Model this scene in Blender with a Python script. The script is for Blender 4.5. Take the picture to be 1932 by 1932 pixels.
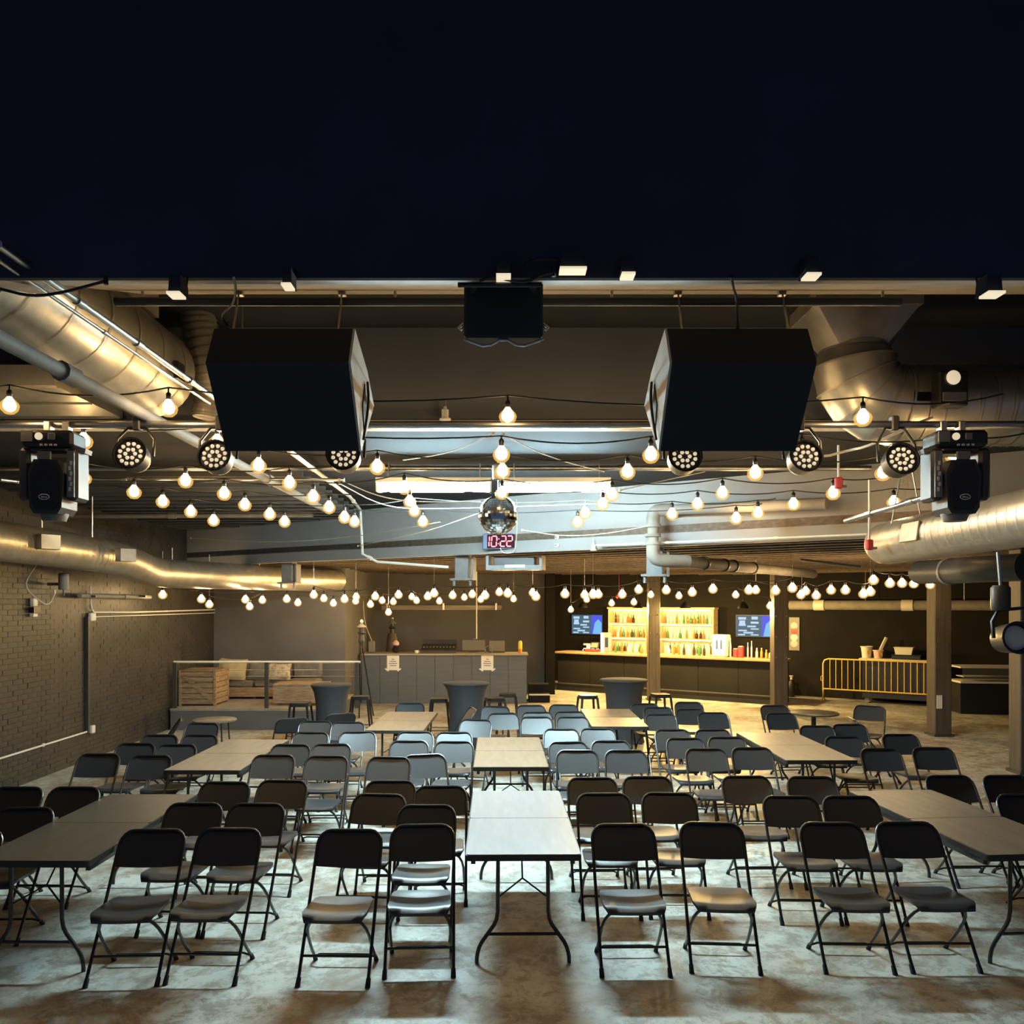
import bpy, bmesh, math, random
from mathutils import Vector, Matrix

for o in list(bpy.data.objects):
    bpy.data.objects.remove(o, do_unlink=True)
SC = bpy.context.scene
COL = SC.collection
random.seed(7)

# ------------------------------------------------------------------ camera, world, exposure
F, CX, HY, EYE = 1550.0, 950.0, 1138.0, 2.38      # focal length (px), vanishing point, eye height
cam = bpy.data.cameras.new('camera')
cam.sensor_fit = 'HORIZONTAL'
cam.sensor_width = 36.0
cam.lens = 36.0 * F / 1932.0
cam.shift_x = (966.0 - CX) / 1932.0
cam.shift_y = (HY - 966.0) / 1932.0
cam.clip_start = 0.05
camo = bpy.data.objects.new('camera', cam)
camo.location = (0, 0, EYE)
camo.rotation_euler = (math.pi / 2, 0, 0)
COL.objects.link(camo)
SC.camera = camo

wd = bpy.data.worlds.new('stage_fill')
SC.world = wd
wd.use_nodes = True
wd.node_tree.nodes['Background'].inputs[0].default_value = (0.35, 0.5, 1.0, 1)
wd.node_tree.nodes['Background'].inputs[1].default_value = 0.07  # dim blue fill added to lift the dark header
SC.view_settings.view_transform = 'Standard'
SC.view_settings.look = 'None'
SC.view_settings.gamma = 1.0
SC.view_settings.use_curve_mapping = False
SC.view_settings.exposure = 0.85
SC.cycles.max_bounces = 4
SC.cycles.adaptive_threshold = 0.02
SC.cycles.diffuse_bounces = 3
SC.cycles.glossy_bounces = 3
SC.cycles.caustics_reflective = False
SC.cycles.caustics_refractive = False

BULB = 64.0        # emission of a string-light bulb
TUBE = 225.0         # emission of the fluorescent lenses
PEND = 210.0         # watts of a bar pendant
LED = 14.0           # emission of the shelf light strips


def P(px, py, y):
    return Vector(((px - CX) / F * y, y, EYE - (py - HY) / F * y))


# ------------------------------------------------------------------ materials
def mat(name, col, rough=0.5, metal=0.0, var=0.0, vscale=8.0, bump=0.0, bscale=60.0, emit=None, estr=0.0, spec=0.5,
        col2=None, stretch=None, trans=0.0, coat=0.0):
    m = bpy.data.materials.new(name)
    m.use_nodes = True
    nt = m.node_tree
    b = nt.nodes['Principled BSDF']
    b.inputs['Base Color'].default_value = (*col, 1)
    b.inputs['Roughness'].default_value = rough
    b.inputs['Metallic'].default_value = metal
    b.inputs['Specular IOR Level'].default_value = spec
    if trans:
        b.inputs['Transmission Weight'].default_value = trans
    if coat:
        b.inputs['Coat Weight'].default_value = coat
        b.inputs['Coat Roughness'].default_value = 0.15
    if emit:
        b.inputs['Emission Color'].default_value = (*emit, 1)
        b.inputs['Emission Strength'].default_value = estr
        if estr < 2:
            m.cycles.emission_sampling = 'NONE'
    if var or bump:
        tc = nt.nodes.new('ShaderNodeTexCoord')
        mp = nt.nodes.new('ShaderNodeMapping')
        nt.links.new(tc.outputs['Object'], mp.inputs[0])
        if stretch:
            mp.inputs['Scale'].default_value = stretch
    if var:
        n = nt.nodes.new('ShaderNodeTexNoise')
        n.inputs['Scale'].default_value = vscale
        n.inputs['Detail'].default_value = 6
        nt.links.new(mp.outputs[0], n.inputs['Vector'])
        mx = nt.nodes.new('ShaderNodeMix')
        mx.data_type = 'RGBA'
        c2 = col2 or tuple(max(0, c * (1 - var)) for c in col)
        c1 = col if col2 else tuple(min(1, c * (1 + var)) for c in col)
        mx.inputs[6].default_value = (*c1, 1)
        mx.inputs[7].default_value = (*c2, 1)
        rp = nt.nodes.new('ShaderNodeMapRange')
        rp.inputs[1].default_value = 0.3
        rp.inputs[2].default_value = 0.7
        nt.links.new(n.outputs[0], rp.inputs[0])
        nt.links.new(rp.outputs[0], mx.inputs[0])
        nt.links.new(mx.outputs[2], b.inputs['Base Color'])
    if bump and name in ('painted_brick', 'black_moulded_plastic', 'galvanised_sheet', 'raw_plywood'):
        n2 = nt.nodes.new('ShaderNodeTexNoise')
        n2.inputs['Scale'].default_value = bscale
        n2.inputs['Detail'].default_value = 4
        nt.links.new(mp.outputs[0], n2.inputs['Vector'])
        bp = nt.nodes.new('ShaderNodeBump')
        bp.inputs['Strength'].default_value = bump
        bp.inputs['Distance'].default_value = 0.01
        nt.links.new(n2.outputs[0], bp.inputs['Height'])
        nt.links.new(bp.outputs[0], b.inputs['Normal'])
    return m


def floor_mat():
    m = bpy.data.materials.new('stained_concrete')
    m.use_nodes = True
    nt = m.node_tree
    L = nt.links.new
    b = nt.nodes['Principled BSDF']
    tc = nt.nodes.new('ShaderNodeTexCoord')

    def noise(scale, detail, rough=0.6, dist=0.0):
        n = nt.nodes.new('ShaderNodeTexNoise')
        n.inputs['Scale'].default_value = scale
        n.inputs['Detail'].default_value = detail
        n.inputs['Roughness'].default_value = rough
        n.inputs['Distortion'].default_value = dist
        L(tc.outputs['Object'], n.inputs['Vector'])
        return n

    def ramp(src, a, c):
        r = nt.nodes.new('ShaderNodeMapRange')
        r.inputs[1].default_value = a
        r.inputs[2].default_value = c
        L(src.outputs[0], r.inputs[0])
        return r

    def mix(fac, c1, c2):
        x = nt.nodes.new('ShaderNodeMix')
        x.data_type = 'RGBA'
        L(fac.outputs[0], x.inputs[0])
        for i, c in ((6, c1), (7, c2)):
            if isinstance(c, tuple):
                x.inputs[i].default_value = (*c, 1)
            else:
                L(c.outputs[2], x.inputs[i])
        return x
    base = mix(ramp(noise(1.1, 8, 0.65), 0.35, 0.65), (0.60, 0.605, 0.55), (0.42, 0.415, 0.36))
    mott = mix(ramp(noise(6, 10, 0.78, 0.3), 0.47, 0.57), base, (0.30, 0.27, 0.215))
    stain = mix(ramp(noise(0.8, 9, 0.74, 0.5), 0.50, 0.62), mott, (0.24, 0.175, 0.115))
    speck = mix(ramp(noise(38, 6, 0.8), 0.60, 0.70), stain, (0.20, 0.165, 0.13))
    L(speck.outputs[2], b.inputs['Base Color'])
    rr = ramp(noise(2.5, 6), 0.3, 0.7)
    rr.inputs[3].default_value = 0.34
    rr.inputs[4].default_value = 0.6
    L(rr.outputs[0], b.inputs['Roughness'])
    bp = nt.nodes.new('ShaderNodeBump')
    bp.inputs['Strength'].default_value = 0.12
    bp.inputs['Distance'].default_value = 0.004
    L(noise(30, 8).outputs[0], bp.inputs['Height'])
    L(bp.outputs[0], b.inputs['Normal'])
    return m


def bulb_halo():  # see-through glowing shell that paints lens bloom around a bulb
    m = bpy.data.materials.new('bulb_bloom_halo')
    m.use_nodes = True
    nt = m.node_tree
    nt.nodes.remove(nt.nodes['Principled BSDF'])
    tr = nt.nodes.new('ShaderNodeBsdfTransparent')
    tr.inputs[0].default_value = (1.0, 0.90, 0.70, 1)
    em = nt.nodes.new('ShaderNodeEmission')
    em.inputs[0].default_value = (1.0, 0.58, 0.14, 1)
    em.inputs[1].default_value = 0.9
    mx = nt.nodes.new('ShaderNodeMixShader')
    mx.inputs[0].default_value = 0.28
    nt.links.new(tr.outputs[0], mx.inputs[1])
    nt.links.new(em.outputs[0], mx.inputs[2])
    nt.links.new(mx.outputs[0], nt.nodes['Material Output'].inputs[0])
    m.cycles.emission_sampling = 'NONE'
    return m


M = dict(
    floor=floor_mat(),
    brick=mat('painted_brick', (0.040, 0.036, 0.032), 0.45, spec=0.35, var=0.3, vscale=3, bump=0.25, bscale=40),
    mortar=mat('painted_mortar', (0.034, 0.031, 0.028), 0.45, var=0.2, bump=0.3),
    wall=mat('charcoal_wall_paint', (0.115, 0.108, 0.104), 0.6, var=0.15, vscale=1.2, bump=0.05),
    wall_d=mat('black_wall_paint', (0.013, 0.0115, 0.0105), 0.85, spec=0.15, var=0.2, vscale=1.5, bump=0.05),
    header=mat('black_header_paint', (0.040, 0.044, 0.055), 0.85, var=0.2, vscale=2),
    plywood=mat('raw_plywood', (0.50, 0.405, 0.295), 0.75, var=0.35, vscale=5, col2=(0.33, 0.255, 0.175), stretch=(1, 6, 6), bump=0.15),
    ceil=mat('dark_ceiling_paint', (0.036, 0.036, 0.037), 0.9, spec=0.1, var=0.15, vscale=1.0),
    beam=mat('grey_beam_paint', (0.13, 0.138, 0.15), 0.8, var=0.12, vscale=1.2),
    joist=mat('dark_painted_timber', (0.065, 0.063, 0.060), 0.65, var=0.25, vscale=4, stretch=(0.3, 6, 6)),
    joist_w=mat('brown_timber', (0.13, 0.095, 0.065), 0.7, var=0.3, vscale=4, stretch=(0.3, 6, 6)),
    soffit=mat('grey_soffit_paint', (0.26, 0.25, 0.245), 0.6, var=0.10, vscale=1.5),
    trim=mat('pale_ledger_wood', (0.42, 0.37, 0.31), 0.6, var=0.25, vscale=3, stretch=(0.4, 5, 5)),
    plastic=mat('black_moulded_plastic', (0.027, 0.029, 0.032), 0.36, bump=0.06, bscale=220, spec=0.6),
    tubeb=mat('black_steel_tube', (0.018, 0.017, 0.017), 0.30, spec=0.6),
    rubber=mat('black_rubber', (0.012, 0.012, 0.012), 0.8),
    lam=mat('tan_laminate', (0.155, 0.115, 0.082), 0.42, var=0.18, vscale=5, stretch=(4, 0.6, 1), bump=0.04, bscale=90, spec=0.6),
    lam_d=mat('darkened_laminate', (0.060, 0.049, 0.039), 0.36, var=0.18, vscale=5, stretch=(4, 0.6, 1), bump=0.04, bscale=90, spec=0.55),  # weak light at the left front table put into this darker tone
    lam_lit=mat('lit_laminate', (0.175, 0.188, 0.205), 0.38, var=0.10, vscale=5, stretch=(4, 0.6, 1), bump=0.04, bscale=90, spec=0.6),  # tan laminate recoloured, cool reflection of the fluorescents put into it
    edge=mat('black_edge_band', (0.02, 0.017, 0.014), 0.5),
    galv=mat('galvanised_sheet', (0.50, 0.46, 0.38), 0.36, 0.75, var=0.15, vscale=6, bump=0.08, bscale=25),
    galv_d=mat('dull_galvanised', (0.40, 0.36, 0.29), 0.45, 0.6, var=0.2, vscale=5, bump=0.1, bscale=20),
    steel=mat('steel_conduit', (0.55, 0.52, 0.47), 0.35, 1.0, var=0.1),
    cast=mat('painted_grey_pipe', (0.24, 0.22, 0.19), 0.7, spec=0.3, var=0.15, vscale=5),
    bracket=mat('grey_bracket_paint', (0.17, 0.17, 0.17), 0.5, var=0.15),
    white=mat('off_white_paint', (0.72, 0.68, 0.60), 0.5),
    paper=mat('white_paper', (0.85, 0.82, 0.74), 0.7),
    ink=mat('grey_print', (0.20, 0.19, 0.17), 0.7),
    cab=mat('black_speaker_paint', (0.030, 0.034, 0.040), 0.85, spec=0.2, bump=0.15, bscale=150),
    cab_lit=mat('lit_speaker_side', (0.42, 0.39, 0.34), 0.6, var=0.15),  # room light on the inner cabinet side put into a paler colour
    black=mat('black_plastic', (0.014, 0.013, 0.013), 0.4),
    dgrey=mat('dark_grey_housing', (0.05, 0.047, 0.043), 0.45),
    mgrey=mat('mid_grey_plastic', (0.20, 0.19, 0.17), 0.5),
    lens=mat('pale_lens', (0.80, 0.74, 0.62), 0.15, spec=0.8, emit=(1, 0.82, 0.55), estr=0.35),  # faint emission stands in for light reflected off unlit lenses and sockets
    flood=mat('lit_flood_lens', (0.85, 0.78, 0.6), 0.4, emit=(1.0, 0.85, 0.58), estr=0.45),
    mirror=mat('mirror_tile', (0.86, 0.86, 0.84), 0.06, 1.0),
    cable=mat('pale_cable', (0.42, 0.39, 0.34), 0.5),
    cable_b=mat('black_cable', (0.012, 0.012, 0.012), 0.5),
    bulb=mat('glowing_bulb', (1, 0.75, 0.4), 0.3, emit=(1.0, 0.74, 0.43), estr=BULB),
    halo=bulb_halo(),
    fluo=mat('fluorescent_lens', (0.9, 0.95, 0.95), 0.4, emit=(0.60, 0.90, 1.0), estr=TUBE),
    red_led=mat('red_led', (0.8, 0.1, 0.12), 0.4, emit=(1.0, 0.16, 0.20), estr=1.5),
    clock=mat('clock_face', (0.035, 0.006, 0.010), 0.75, spec=0.1),
    blue=mat('blue_plastic', (0.05, 0.08, 0.16), 0.4),
    yellow=mat('yellow_enamel', (0.78, 0.55, 0.10), 0.4),
    ybottle=mat('yellow_bottle', (0.85, 0.72, 0.05), 0.4),
    orange=mat('orange_plastic', (0.75, 0.25, 0.04), 0.45),
    wood=mat('crate_wood', (0.30, 0.20, 0.115), 0.65, var=0.35, vscale=6, stretch=(1, 1, 6), bump=0.2),
    wood_l=mat('light_bar_wood', (0.62, 0.43, 0.22), 0.5, var=0.2, vscale=4, stretch=(1, 1, 5)),
    cream=mat('cream_back_panel', (0.80, 0.66, 0.42), 0.6),
    carpet=mat('platform_deck', (0.30, 0.26, 0.21), 0.8, var=0.2, vscale=6),
    cushion=mat('grey_sofa_fabric', (0.16, 0.145, 0.125), 0.9, var=0.2, bump=0.3),
    pil_y=mat('mustard_pillow', (0.42, 0.33, 0.17), 0.9, var=0.15, bump=0.3),
    pil_p=mat('patterned_pillow', (0.55, 0.45, 0.33), 0.9, var=0.7, vscale=14, col2=(0.2, 0.16, 0.11), bump=0.2),
    spandex=mat('black_stretch_cloth', (0.030, 0.033, 0.038), 0.75, bump=0.08, bscale=120),
    boothp=mat('grey_booth_panel', (0.105, 0.112, 0.118), 0.55, var=0.12, vscale=3, stretch=(0.4, 4, 6)),
    barp=mat('black_bar_panel', (0.018, 0.0155, 0.013), 0.7, spec=0.2, var=0.15, vscale=2),
    bartop=mat('varnished_bar_top', (0.42, 0.26, 0.12), 0.25, var=0.2, vscale=6),
    pillar=mat('dark_timber_post', (0.085, 0.068, 0.052), 0.6, var=0.25, vscale=4, stretch=(5, 5, 0.4), bump=0.2),
    red=mat('red_enamel', (0.55, 0.04, 0.05), 0.4),
    pink=mat('pale_pink_print', (0.75, 0.45, 0.45), 0.5),
    g1=mat('clear_bottle_glass', (0.75, 0.72, 0.62), 0.1, spec=0.8),
    g2=mat('amber_bottle_glass', (0.38, 0.14, 0.03), 0.1, spec=0.8),
    g3=mat('green_bottle_glass', (0.05, 0.16, 0.06), 0.1, spec=0.8),
    g4=mat('dark_bottle_glass', (0.03, 0.02, 0.02), 0.1, spec=0.8),
    led=mat('shelf_light_strip', (1, 0.8, 0.5), 0.4, emit=(1.0, 0.72, 0.36), estr=LED),
    scr=mat('screen_dark_blue', (0.008, 0.010, 0.014), 0.6, spec=0.1, emit=(0.06, 0.12, 0.18), estr=0.6),
    scr_b=mat('screen_blue', (0.008, 0.010, 0.014), 0.6, spec=0.1, emit=(0.08, 0.10, 0.80), estr=0.55),
    scr_c=mat('screen_cyan', (0.008, 0.010, 0.014), 0.6, spec=0.1, emit=(0.22, 0.58, 1.0), estr=0.5),
    scr_w=mat('screen_white', (0.008, 0.010, 0.014), 0.6, spec=0.1, emit=(0.55, 0.78, 1.0), estr=0.5),
    cool=mat('cooler_glow', (0.9, 0.9, 0.9), 0.4, emit=(0.9, 0.92, 1.0), estr=0.35),
    glass=mat('thin_glass', (0.8, 0.85, 0.82), 0.05, trans=0.9),
)


# ------------------------------------------------------------------ mesh builder
class MB:
    def __init__(self):
        self.v, self.f = [], []

    def add(self, vs, fs):
        k = len(self.v)
        self.v += [tuple(p) for p in vs]
        self.f += [tuple(i + k for i in q) for q in fs]
        return self

    def box(self, c, s, R=None, b=0.0):
        hx, hy, hz = s[0] / 2, s[1] / 2, s[2] / 2
        if b <= 0:
            vs = [Vector((x, y, z)) for x in (-hx, hx) for y in (-hy, hy) for z in (-hz, hz)]
            fs = [(0, 1, 3, 2), (4, 6, 7, 5), (0, 4, 5, 1), (2, 3, 7, 6), (0, 2, 6, 4), (1, 5, 7, 3)]
        else:
            b = min(b, hx * .95, hy * .95, hz * .95)
            bm = bmesh.new()
            for x in (-1, 1):
                for y in (-1, 1):
                    for z in (-1, 1):
                        bm.verts.new((x * hx, y * (hy - b), z * (hz - b)))
                        bm.verts.new((x * (hx - b), y * hy, z * (hz - b)))
                        bm.verts.new((x * (hx - b), y * (hy - b), z * hz))
            bmesh.ops.convex_hull(bm, input=bm.verts)
            bmesh.ops.dissolve_limit(bm, angle_limit=0.02, verts=bm.verts, edges=bm.edges)
            bm.verts.index_update()
            vs = [v.co.copy() for v in bm.verts]
            fs = [tuple(v.index for v in f.verts) for f in bm.faces]
            bm.free()
        c = Vector(c)
        return self.add([(R @ p if R else p) + c for p in vs], fs)

    def tube(self, pts, r, n=8, caps=True, closed=False):
        pts = [Vector(p) for p in pts]
        m = len(pts)
        rr = r if isinstance(r, (list, tuple)) else [r] * m
        T = []
        for i in range(m):
            a = pts[(i - 1) % m] if (closed or i > 0) else pts[i]
            b = pts[(i + 1) % m] if (closed or i < m - 1) else pts[i]
            t = b - a
            T.append(t.normalized() if t.length > 1e-9 else Vector((0, 0, 1)))
        u = T[0].orthogonal().normalized()
        vs, fs = [], []
        for i in range(m):
            if i:
                q = T[i - 1].rotation_difference(T[i])
                u = q @ u
            u = (u - T[i] * u.dot(T[i])).normalized()
            w = T[i].cross(u)
            for k in range(n):
                a = 2 * math.pi * k / n
                vs.append(pts[i] + (u * math.cos(a) + w * math.sin(a)) * rr[i])
        for i in range(m if closed else m - 1):
            j = (i + 1) % m
            for k in range(n):
                l = (k + 1) % n
                fs.append((i * n + k, i * n + l, j * n + l, j * n + k))
        if caps and not closed:
            fs.append(tuple(range(n - 1, -1, -1)))
            fs.append(tuple((m - 1) * n + k for k in range(n)))
        return self.add(vs, fs)

    def cyl(self, a, b, r, n=12, r2=None):
        return self.tube([a, b], [r, r if r2 is None else r2], n)

    def lathe(self, prof, n=16, c=(0, 0, 0), R=None):
        c = Vector(c)
        vs, fs = [], []
        for (r, z) in prof:
            for k in range(n):
                a = 2 * math.pi * k / n
                p = Vector((r * math.cos(a), r * math.sin(a), z))
                vs.append((R @ p if R else p) + c)
        for i in range(len(prof) - 1):
            for k in range(n):
                l = (k + 1) % n
                fs.append((i * n + k, i * n + l, (i + 1) * n + l, (i + 1) * n + k))
        fs.append(tuple(range(n - 1, -1, -1)))
        fs.append(tuple((len(prof) - 1) * n + k for k in range(n)))
        return self.add(vs, fs)

    def prism(self, poly, d, fn):
        """poly: 2-D outline; fn(u, v, w) -> point; extruded from w = d[0] to d[1]"""
        n = len(poly)
        vs = [fn(u, v, d[0]) for u, v in poly] + [fn(u, v, d[1]) for u, v in poly]
        fs = [tuple(range(n - 1, -1, -1)), tuple(range(n, 2 * n))]
        fs += [(i, (i + 1) % n, n + (i + 1) % n, n + i) for i in range(n)]
        return self.add(vs, fs)

    def grid(self, fn, nu, nv, thick=None):
        """closed shell: fn(i/nu, j/nv, side) for side 0 (top) and 1 (under)"""
        vs, fs = [], []
        for s in (0, 1):
            for i in range(nu + 1):
                for j in range(nv + 1):
                    vs.append(fn(i / nu, j / nv, s))
        W, O = nv + 1, (nu + 1) * (nv + 1)
        for i in range(nu):
            for j in range(nv):
                a = i * W + j
                fs.append((a, a + W, a + W + 1, a + 1))
                fs.append((O + a, O + a + 1, O + a + W + 1, O + a + W))
        for i in range(nu):
            for j, rev in ((0, 0), (nv, 1)):
                a, b = i * W + j, (i + 1) * W + j
                q = (a, O + a, O + b, b)
                fs.append(q[::-1] if rev else q)
        for j in range(nv):
            for i, rev in ((0, 1), (nu, 0)):
                a, b = i * W + j, i * W + j + 1
                q = (a, O + a, O + b, b)
                fs.append(q[::-1] if rev else q)
        return self.add(vs, fs)

    def mesh(self, name, m, smooth=True, ang=0.7):
        me = bpy.data.meshes.new(name)
        me.from_pydata(self.v, [], self.f)
        bm = bmesh.new()
        bm.from_mesh(me)
        bmesh.ops.recalc_face_normals(bm, faces=bm.faces)
        bm.to_mesh(me)
        bm.free()
        me.materials.append(M[m] if isinstance(m, str) else m)
        if smooth:
            for p in me.polygons:
                p.use_smooth = True
            me.set_sharp_from_angle(angle=ang)
        me.update()
        return me

    def build(self, name, m, parent=None, smooth=True, loc=None, ang=0.7):
        return put(name, self.mesh(name, m, smooth, ang), parent, loc)


def put(name, me, parent=None, loc=None, rot=None):
    o = bpy.data.objects.new(name, me)
    COL.objects.link(o)
    if parent:
        o.parent = parent
    if loc is not None:
        o.location = loc
    if rot is not None:
        o.rotation_euler = rot
    return o


def tag(o, label, cat, group=None):
    o['label'] = label
    o['category'] = cat
    if group:
        o['group'] = group
    return o


def thing(name, label, cat, loc=(0, 0, 0), rz=0.0, group=None, rot=None):
    o = bpy.data.objects.new(name, None)
    o.empty_display_size = 0.1
    COL.objects.link(o)
    o.location = loc
    o.rotation_euler = rot if rot else (0, 0, rz)
    o['kind'] = 'thing'
    return tag(o, label, cat, group)


def struct(o, label=None):
    o['kind'] = 'structure'
    if label:
        o['label'] = label
    return o


def copy_tree(o, parent=None):
    c = o.copy()
    COL.objects.link(c)
    c.parent = parent
    for ch in kids.get(o.name, ()):
        copy_tree(ch, c)
    return c


kids = {}


def learn(o):
    for x in bpy.data.objects:
        if x.parent:
            kids.setdefault(x.parent.name, [])
            if x not in kids[x.parent.name]:
                kids[x.parent.name].append(x)


def arc(c, r, a0, a1, n, fn):
    return [fn(c[0] + r * math.cos(a0 + (a1 - a0) * i / n), c[1] + r * math.sin(a0 + (a1 - a0) * i / n)) for i in range(n + 1)]


def sm(pts, it=2):
    """corner-cutting smoothing of a polyline, ends kept"""
    pts = [Vector(p) for p in pts]
    for _ in range(it):
        q = [pts[0]]
        for a, b in zip(pts, pts[1:]):
            q += [a * .75 + b * .25, a * .25 + b * .75]
        q.append(pts[-1])
        pts = q
    return pts


ORD = ['leftmost', 'second from left', 'third from left', 'fourth from left', 'fifth from left', 'sixth from left',
       'seventh from left', 'eighth from left', 'ninth from left', 'tenth from left', 'eleventh from left', 'twelfth from left',
       'thirteenth from left', 'fourteenth from left', 'fifteenth from left', 'sixteenth from left', 'seventeenth from left']

# ------------------------------------------------------------------ oblique frame of the bar
TH = math.atan(0.69)
UX, NX = Vector((math.cos(TH), -math.sin(TH), 0)), Vector((math.sin(TH), math.cos(TH), 0))
BO = Vector((1.49, 22.6, 0))


def OB(a, b, z=0.0):
    return BO + UX * a + NX * b + Vector((0, 0, z))


def ob_hit(px, py, b):
    """point of the vertical plane at offset b behind the bar front, on the line of sight of a pixel"""
    k = (px - CX) / F
    a = (k * (BO.y + NX.y * b) - BO.x - NX.x * b) / (UX.x - k * UX.y)
    p = OB(a, b)
    return a, EYE - (py - HY) / F * p.y


def sofY(x):
    return 12.0 - 0.69 * x


XL, XR = -6.3, 13.0
ZHI, ZC, ZJ, ZLOW = 4.6, 3.93, 3.80, 3.14

# ------------------------------------------------------------------ setting
struct(MB().box((3.4, 14, -0.1), (21, 27.0, 0.2)).build('floor', 'floor', smooth=False), 'stained grey and brown concrete floor')

# left brick wall: backing of mortar, bricks proud of it
wl = struct(MB().box((XL - 0.11, 10.55, 2.35), (0.2, 15.1, 4.7)).build('wall_left', 'mortar', smooth=False), 'dark painted brick wall')
bm_meshes = []
for k in range(5):
    d = 0.005 + 0.0012 * k
    bm_meshes.append(MB().box((0, 0, 0), (d * 2, 0.214, 0.0645), b=0.003).mesh('brick', 'brick', False))
bricks = []
z, row = 0.036, 0
while z < 3.9:
    y = 9.9 + (0.109 if row % 2 else 0.0)
    while y < 17.85:
        bricks.append((y, z))
        y += 0.218
    z += 0.0695
    row += 1
bricks.sort(key=lambda q: q[0] + (50 if q[1] > 2.75 else 0))
for (y, z) in bricks[:300]:
    put('brick', random.choice(bm_meshes), wl, (XL - 0.01 + random.uniform(-.002, .002), y + random.uniform(-.003, .003), z))
rest = MB()
for (y, z) in bricks[300:]:
    d = random.choice((0.005, 0.007, 0.010))
    rest.box((XL - 0.01 + d / 2, y, z), (d, 0.214, 0.0645))
ro = rest.build('brickwork', 'brick', wl, smooth=False)
ro['kind'] = 'stuff'

# back walls
wb = struct(MB().box((-4.93, 18.0, 1.7), (2.96, 0.2, 3.4)).build('wall_back_left', 'wall', smooth=False), 'charcoal wall behind the raised lounge')
struct(MB().box((-3.55, 20.1, 1.7), (0.2, 4.0, 3.4)).build('wall_return', 'wall', smooth=False), 'charcoal side wall by the sound booth')
struct(MB().box((-1.2, 22.1, 1.7), (4.6, 0.2, 3.4)).build('wall_back_booth', 'wall', smooth=False), 'dark wall behind the sound booth')
struct(MB().box((1.22, 23.0, 1.7), (0.24, 3.2, 3.4)).build('wall_partition', 'wall_d', smooth=False), 'dark partition between booth and bar')
R_ob = Matrix.Rotation(-TH, 3, 'Z')
c = OB(5.6, 2.35, 1.7)
struct(MB().box(c, (15.8, 0.2, 3.4), R_ob).build('wall_back_bar', 'wall_d', smooth=False), 'black wall behind bar and barricade')
struct(MB().box((XR + 0.1, 9.0, 2.3), (0.2, 19, 4.7)).build('wall_right', 'wall_d', smooth=False), 'black right wall')

# header between stage and room (its back is in the dark), plywood underside tilted to catch bulb light
hd = MB().box((2.0, 3.474, 4.9), (20, 0.028, 2.3)).build('wall_header', 'header', smooth=False)
struct(hd, 'unlit black header wall above the stage opening')
tr = MB()
for xa, xb, far in ((-8, -2.15, (4.15, 3.938)), (-2.15, 3.9, (4.95, 4.241)), (3.9, 12, (4.15, 3.938))):
    tr.prism([(3.462, 3.750), far, (far[0], far[1] + .03), (3.462, 3.84)], (xa, xb), lambda u, v, w: (w, u, v))
struct(tr.build('trim_1', 'plywood', smooth=False), 'raw plywood underside of the header, slope added to catch bulb light')
struct(MB().box((2.0, 1.6, 6.1), (20, 4.1, 0.1)).build('ceiling_stage', 'header', smooth=False), 'black stage ceiling')

# ceilings
struct(MB().box((3.35, 5.14, ZHI + 0.05), (19.5, 3.0, 0.1)).build('ceiling_high', 'ceil', smooth=False), 'dark high ceiling bay')
struct(MB().box((3.35, 6.66, 4.225), (19.5, 0.08, 0.80)).build('wall_beam', 'beam', smooth=False), 'dark grey drop beam across the ceiling')
struct(MB().box((3.35, 6.65, 3.815), (19.5, 0.14, 0.06)).build('trim_2', 'trim', smooth=False), 'pale timber ledger under the drop beam')
poly = [(XL, 6.69), (7.69, 6.69), (XL, sofY(XL))]
cm = struct(MB().prism(poly, (ZC, ZC + 0.1), lambda u, v, w: (u, v, w)).build('ceiling_main', 'ceil', smooth=False), 'dark painted ceiling with joists')
y = 9.25
while y < 16.0:
    x1 = min((12.0 - y) / 0.69 - 0.03, -2.36)
    MB().box(((XL + x1) / 2, y, (ZC + ZJ) / 2), (x1 - XL, 0.05, ZC - ZJ)).build('joist', 'joist', cm, smooth=False)
    y += 0.41
# soffit and low ceiling
A, B = Vector((XL, sofY(XL), 0)), Vector((XR, sofY(XR), 0))
mid, L = (A + B) / 2, (B - A).length
struct(MB().box(mid + NX * 0.06 + Vector((0, 0, (ZC + ZLOW) / 2 + .02)), (L, 0.12, ZC - ZLOW + 0.1), R_ob).build('wall_soffit', 'soffit', smooth=False), 'grey slanting soffit where the ceiling drops')
poly = [(XL, sofY(XL)), (XR, sofY(XR)), (XR, 27), (XL, 27)]
cl = struct(MB().prism(poly, (ZLOW + 0.14, ZLOW + 0.24), lambda u, v, w: (u, v, w)).build('ceiling_low', 'joist_w', smooth=False), 'low brown timber ceiling over the bar')
for i in range(1, 24):
    off = 0.28 + i * 0.52
    a0, a1 = A + NX * off, B + NX * off
    # trim each joist to the room
    t0 = max(0.0, (XL - a0.x) / UX.x)
    p0 = a0 + UX * t0
    p1 = a1
    if p1.x > XR:
        p1 = p1 - UX * ((p1.x - XR) / UX.x)
    if p0.y > 22 and p0.x < 1.0:
        p0 = p0 + UX * ((p0.y - 22.0) / -UX.y)
    MB().box((p0 + p1) / 2 + Vector((0, 0, ZLOW + 0.07)), ((p1 - p0).length, 0.06, 0.14), R_ob).build('joist', 'joist_w', cl, smooth=False)

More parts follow.
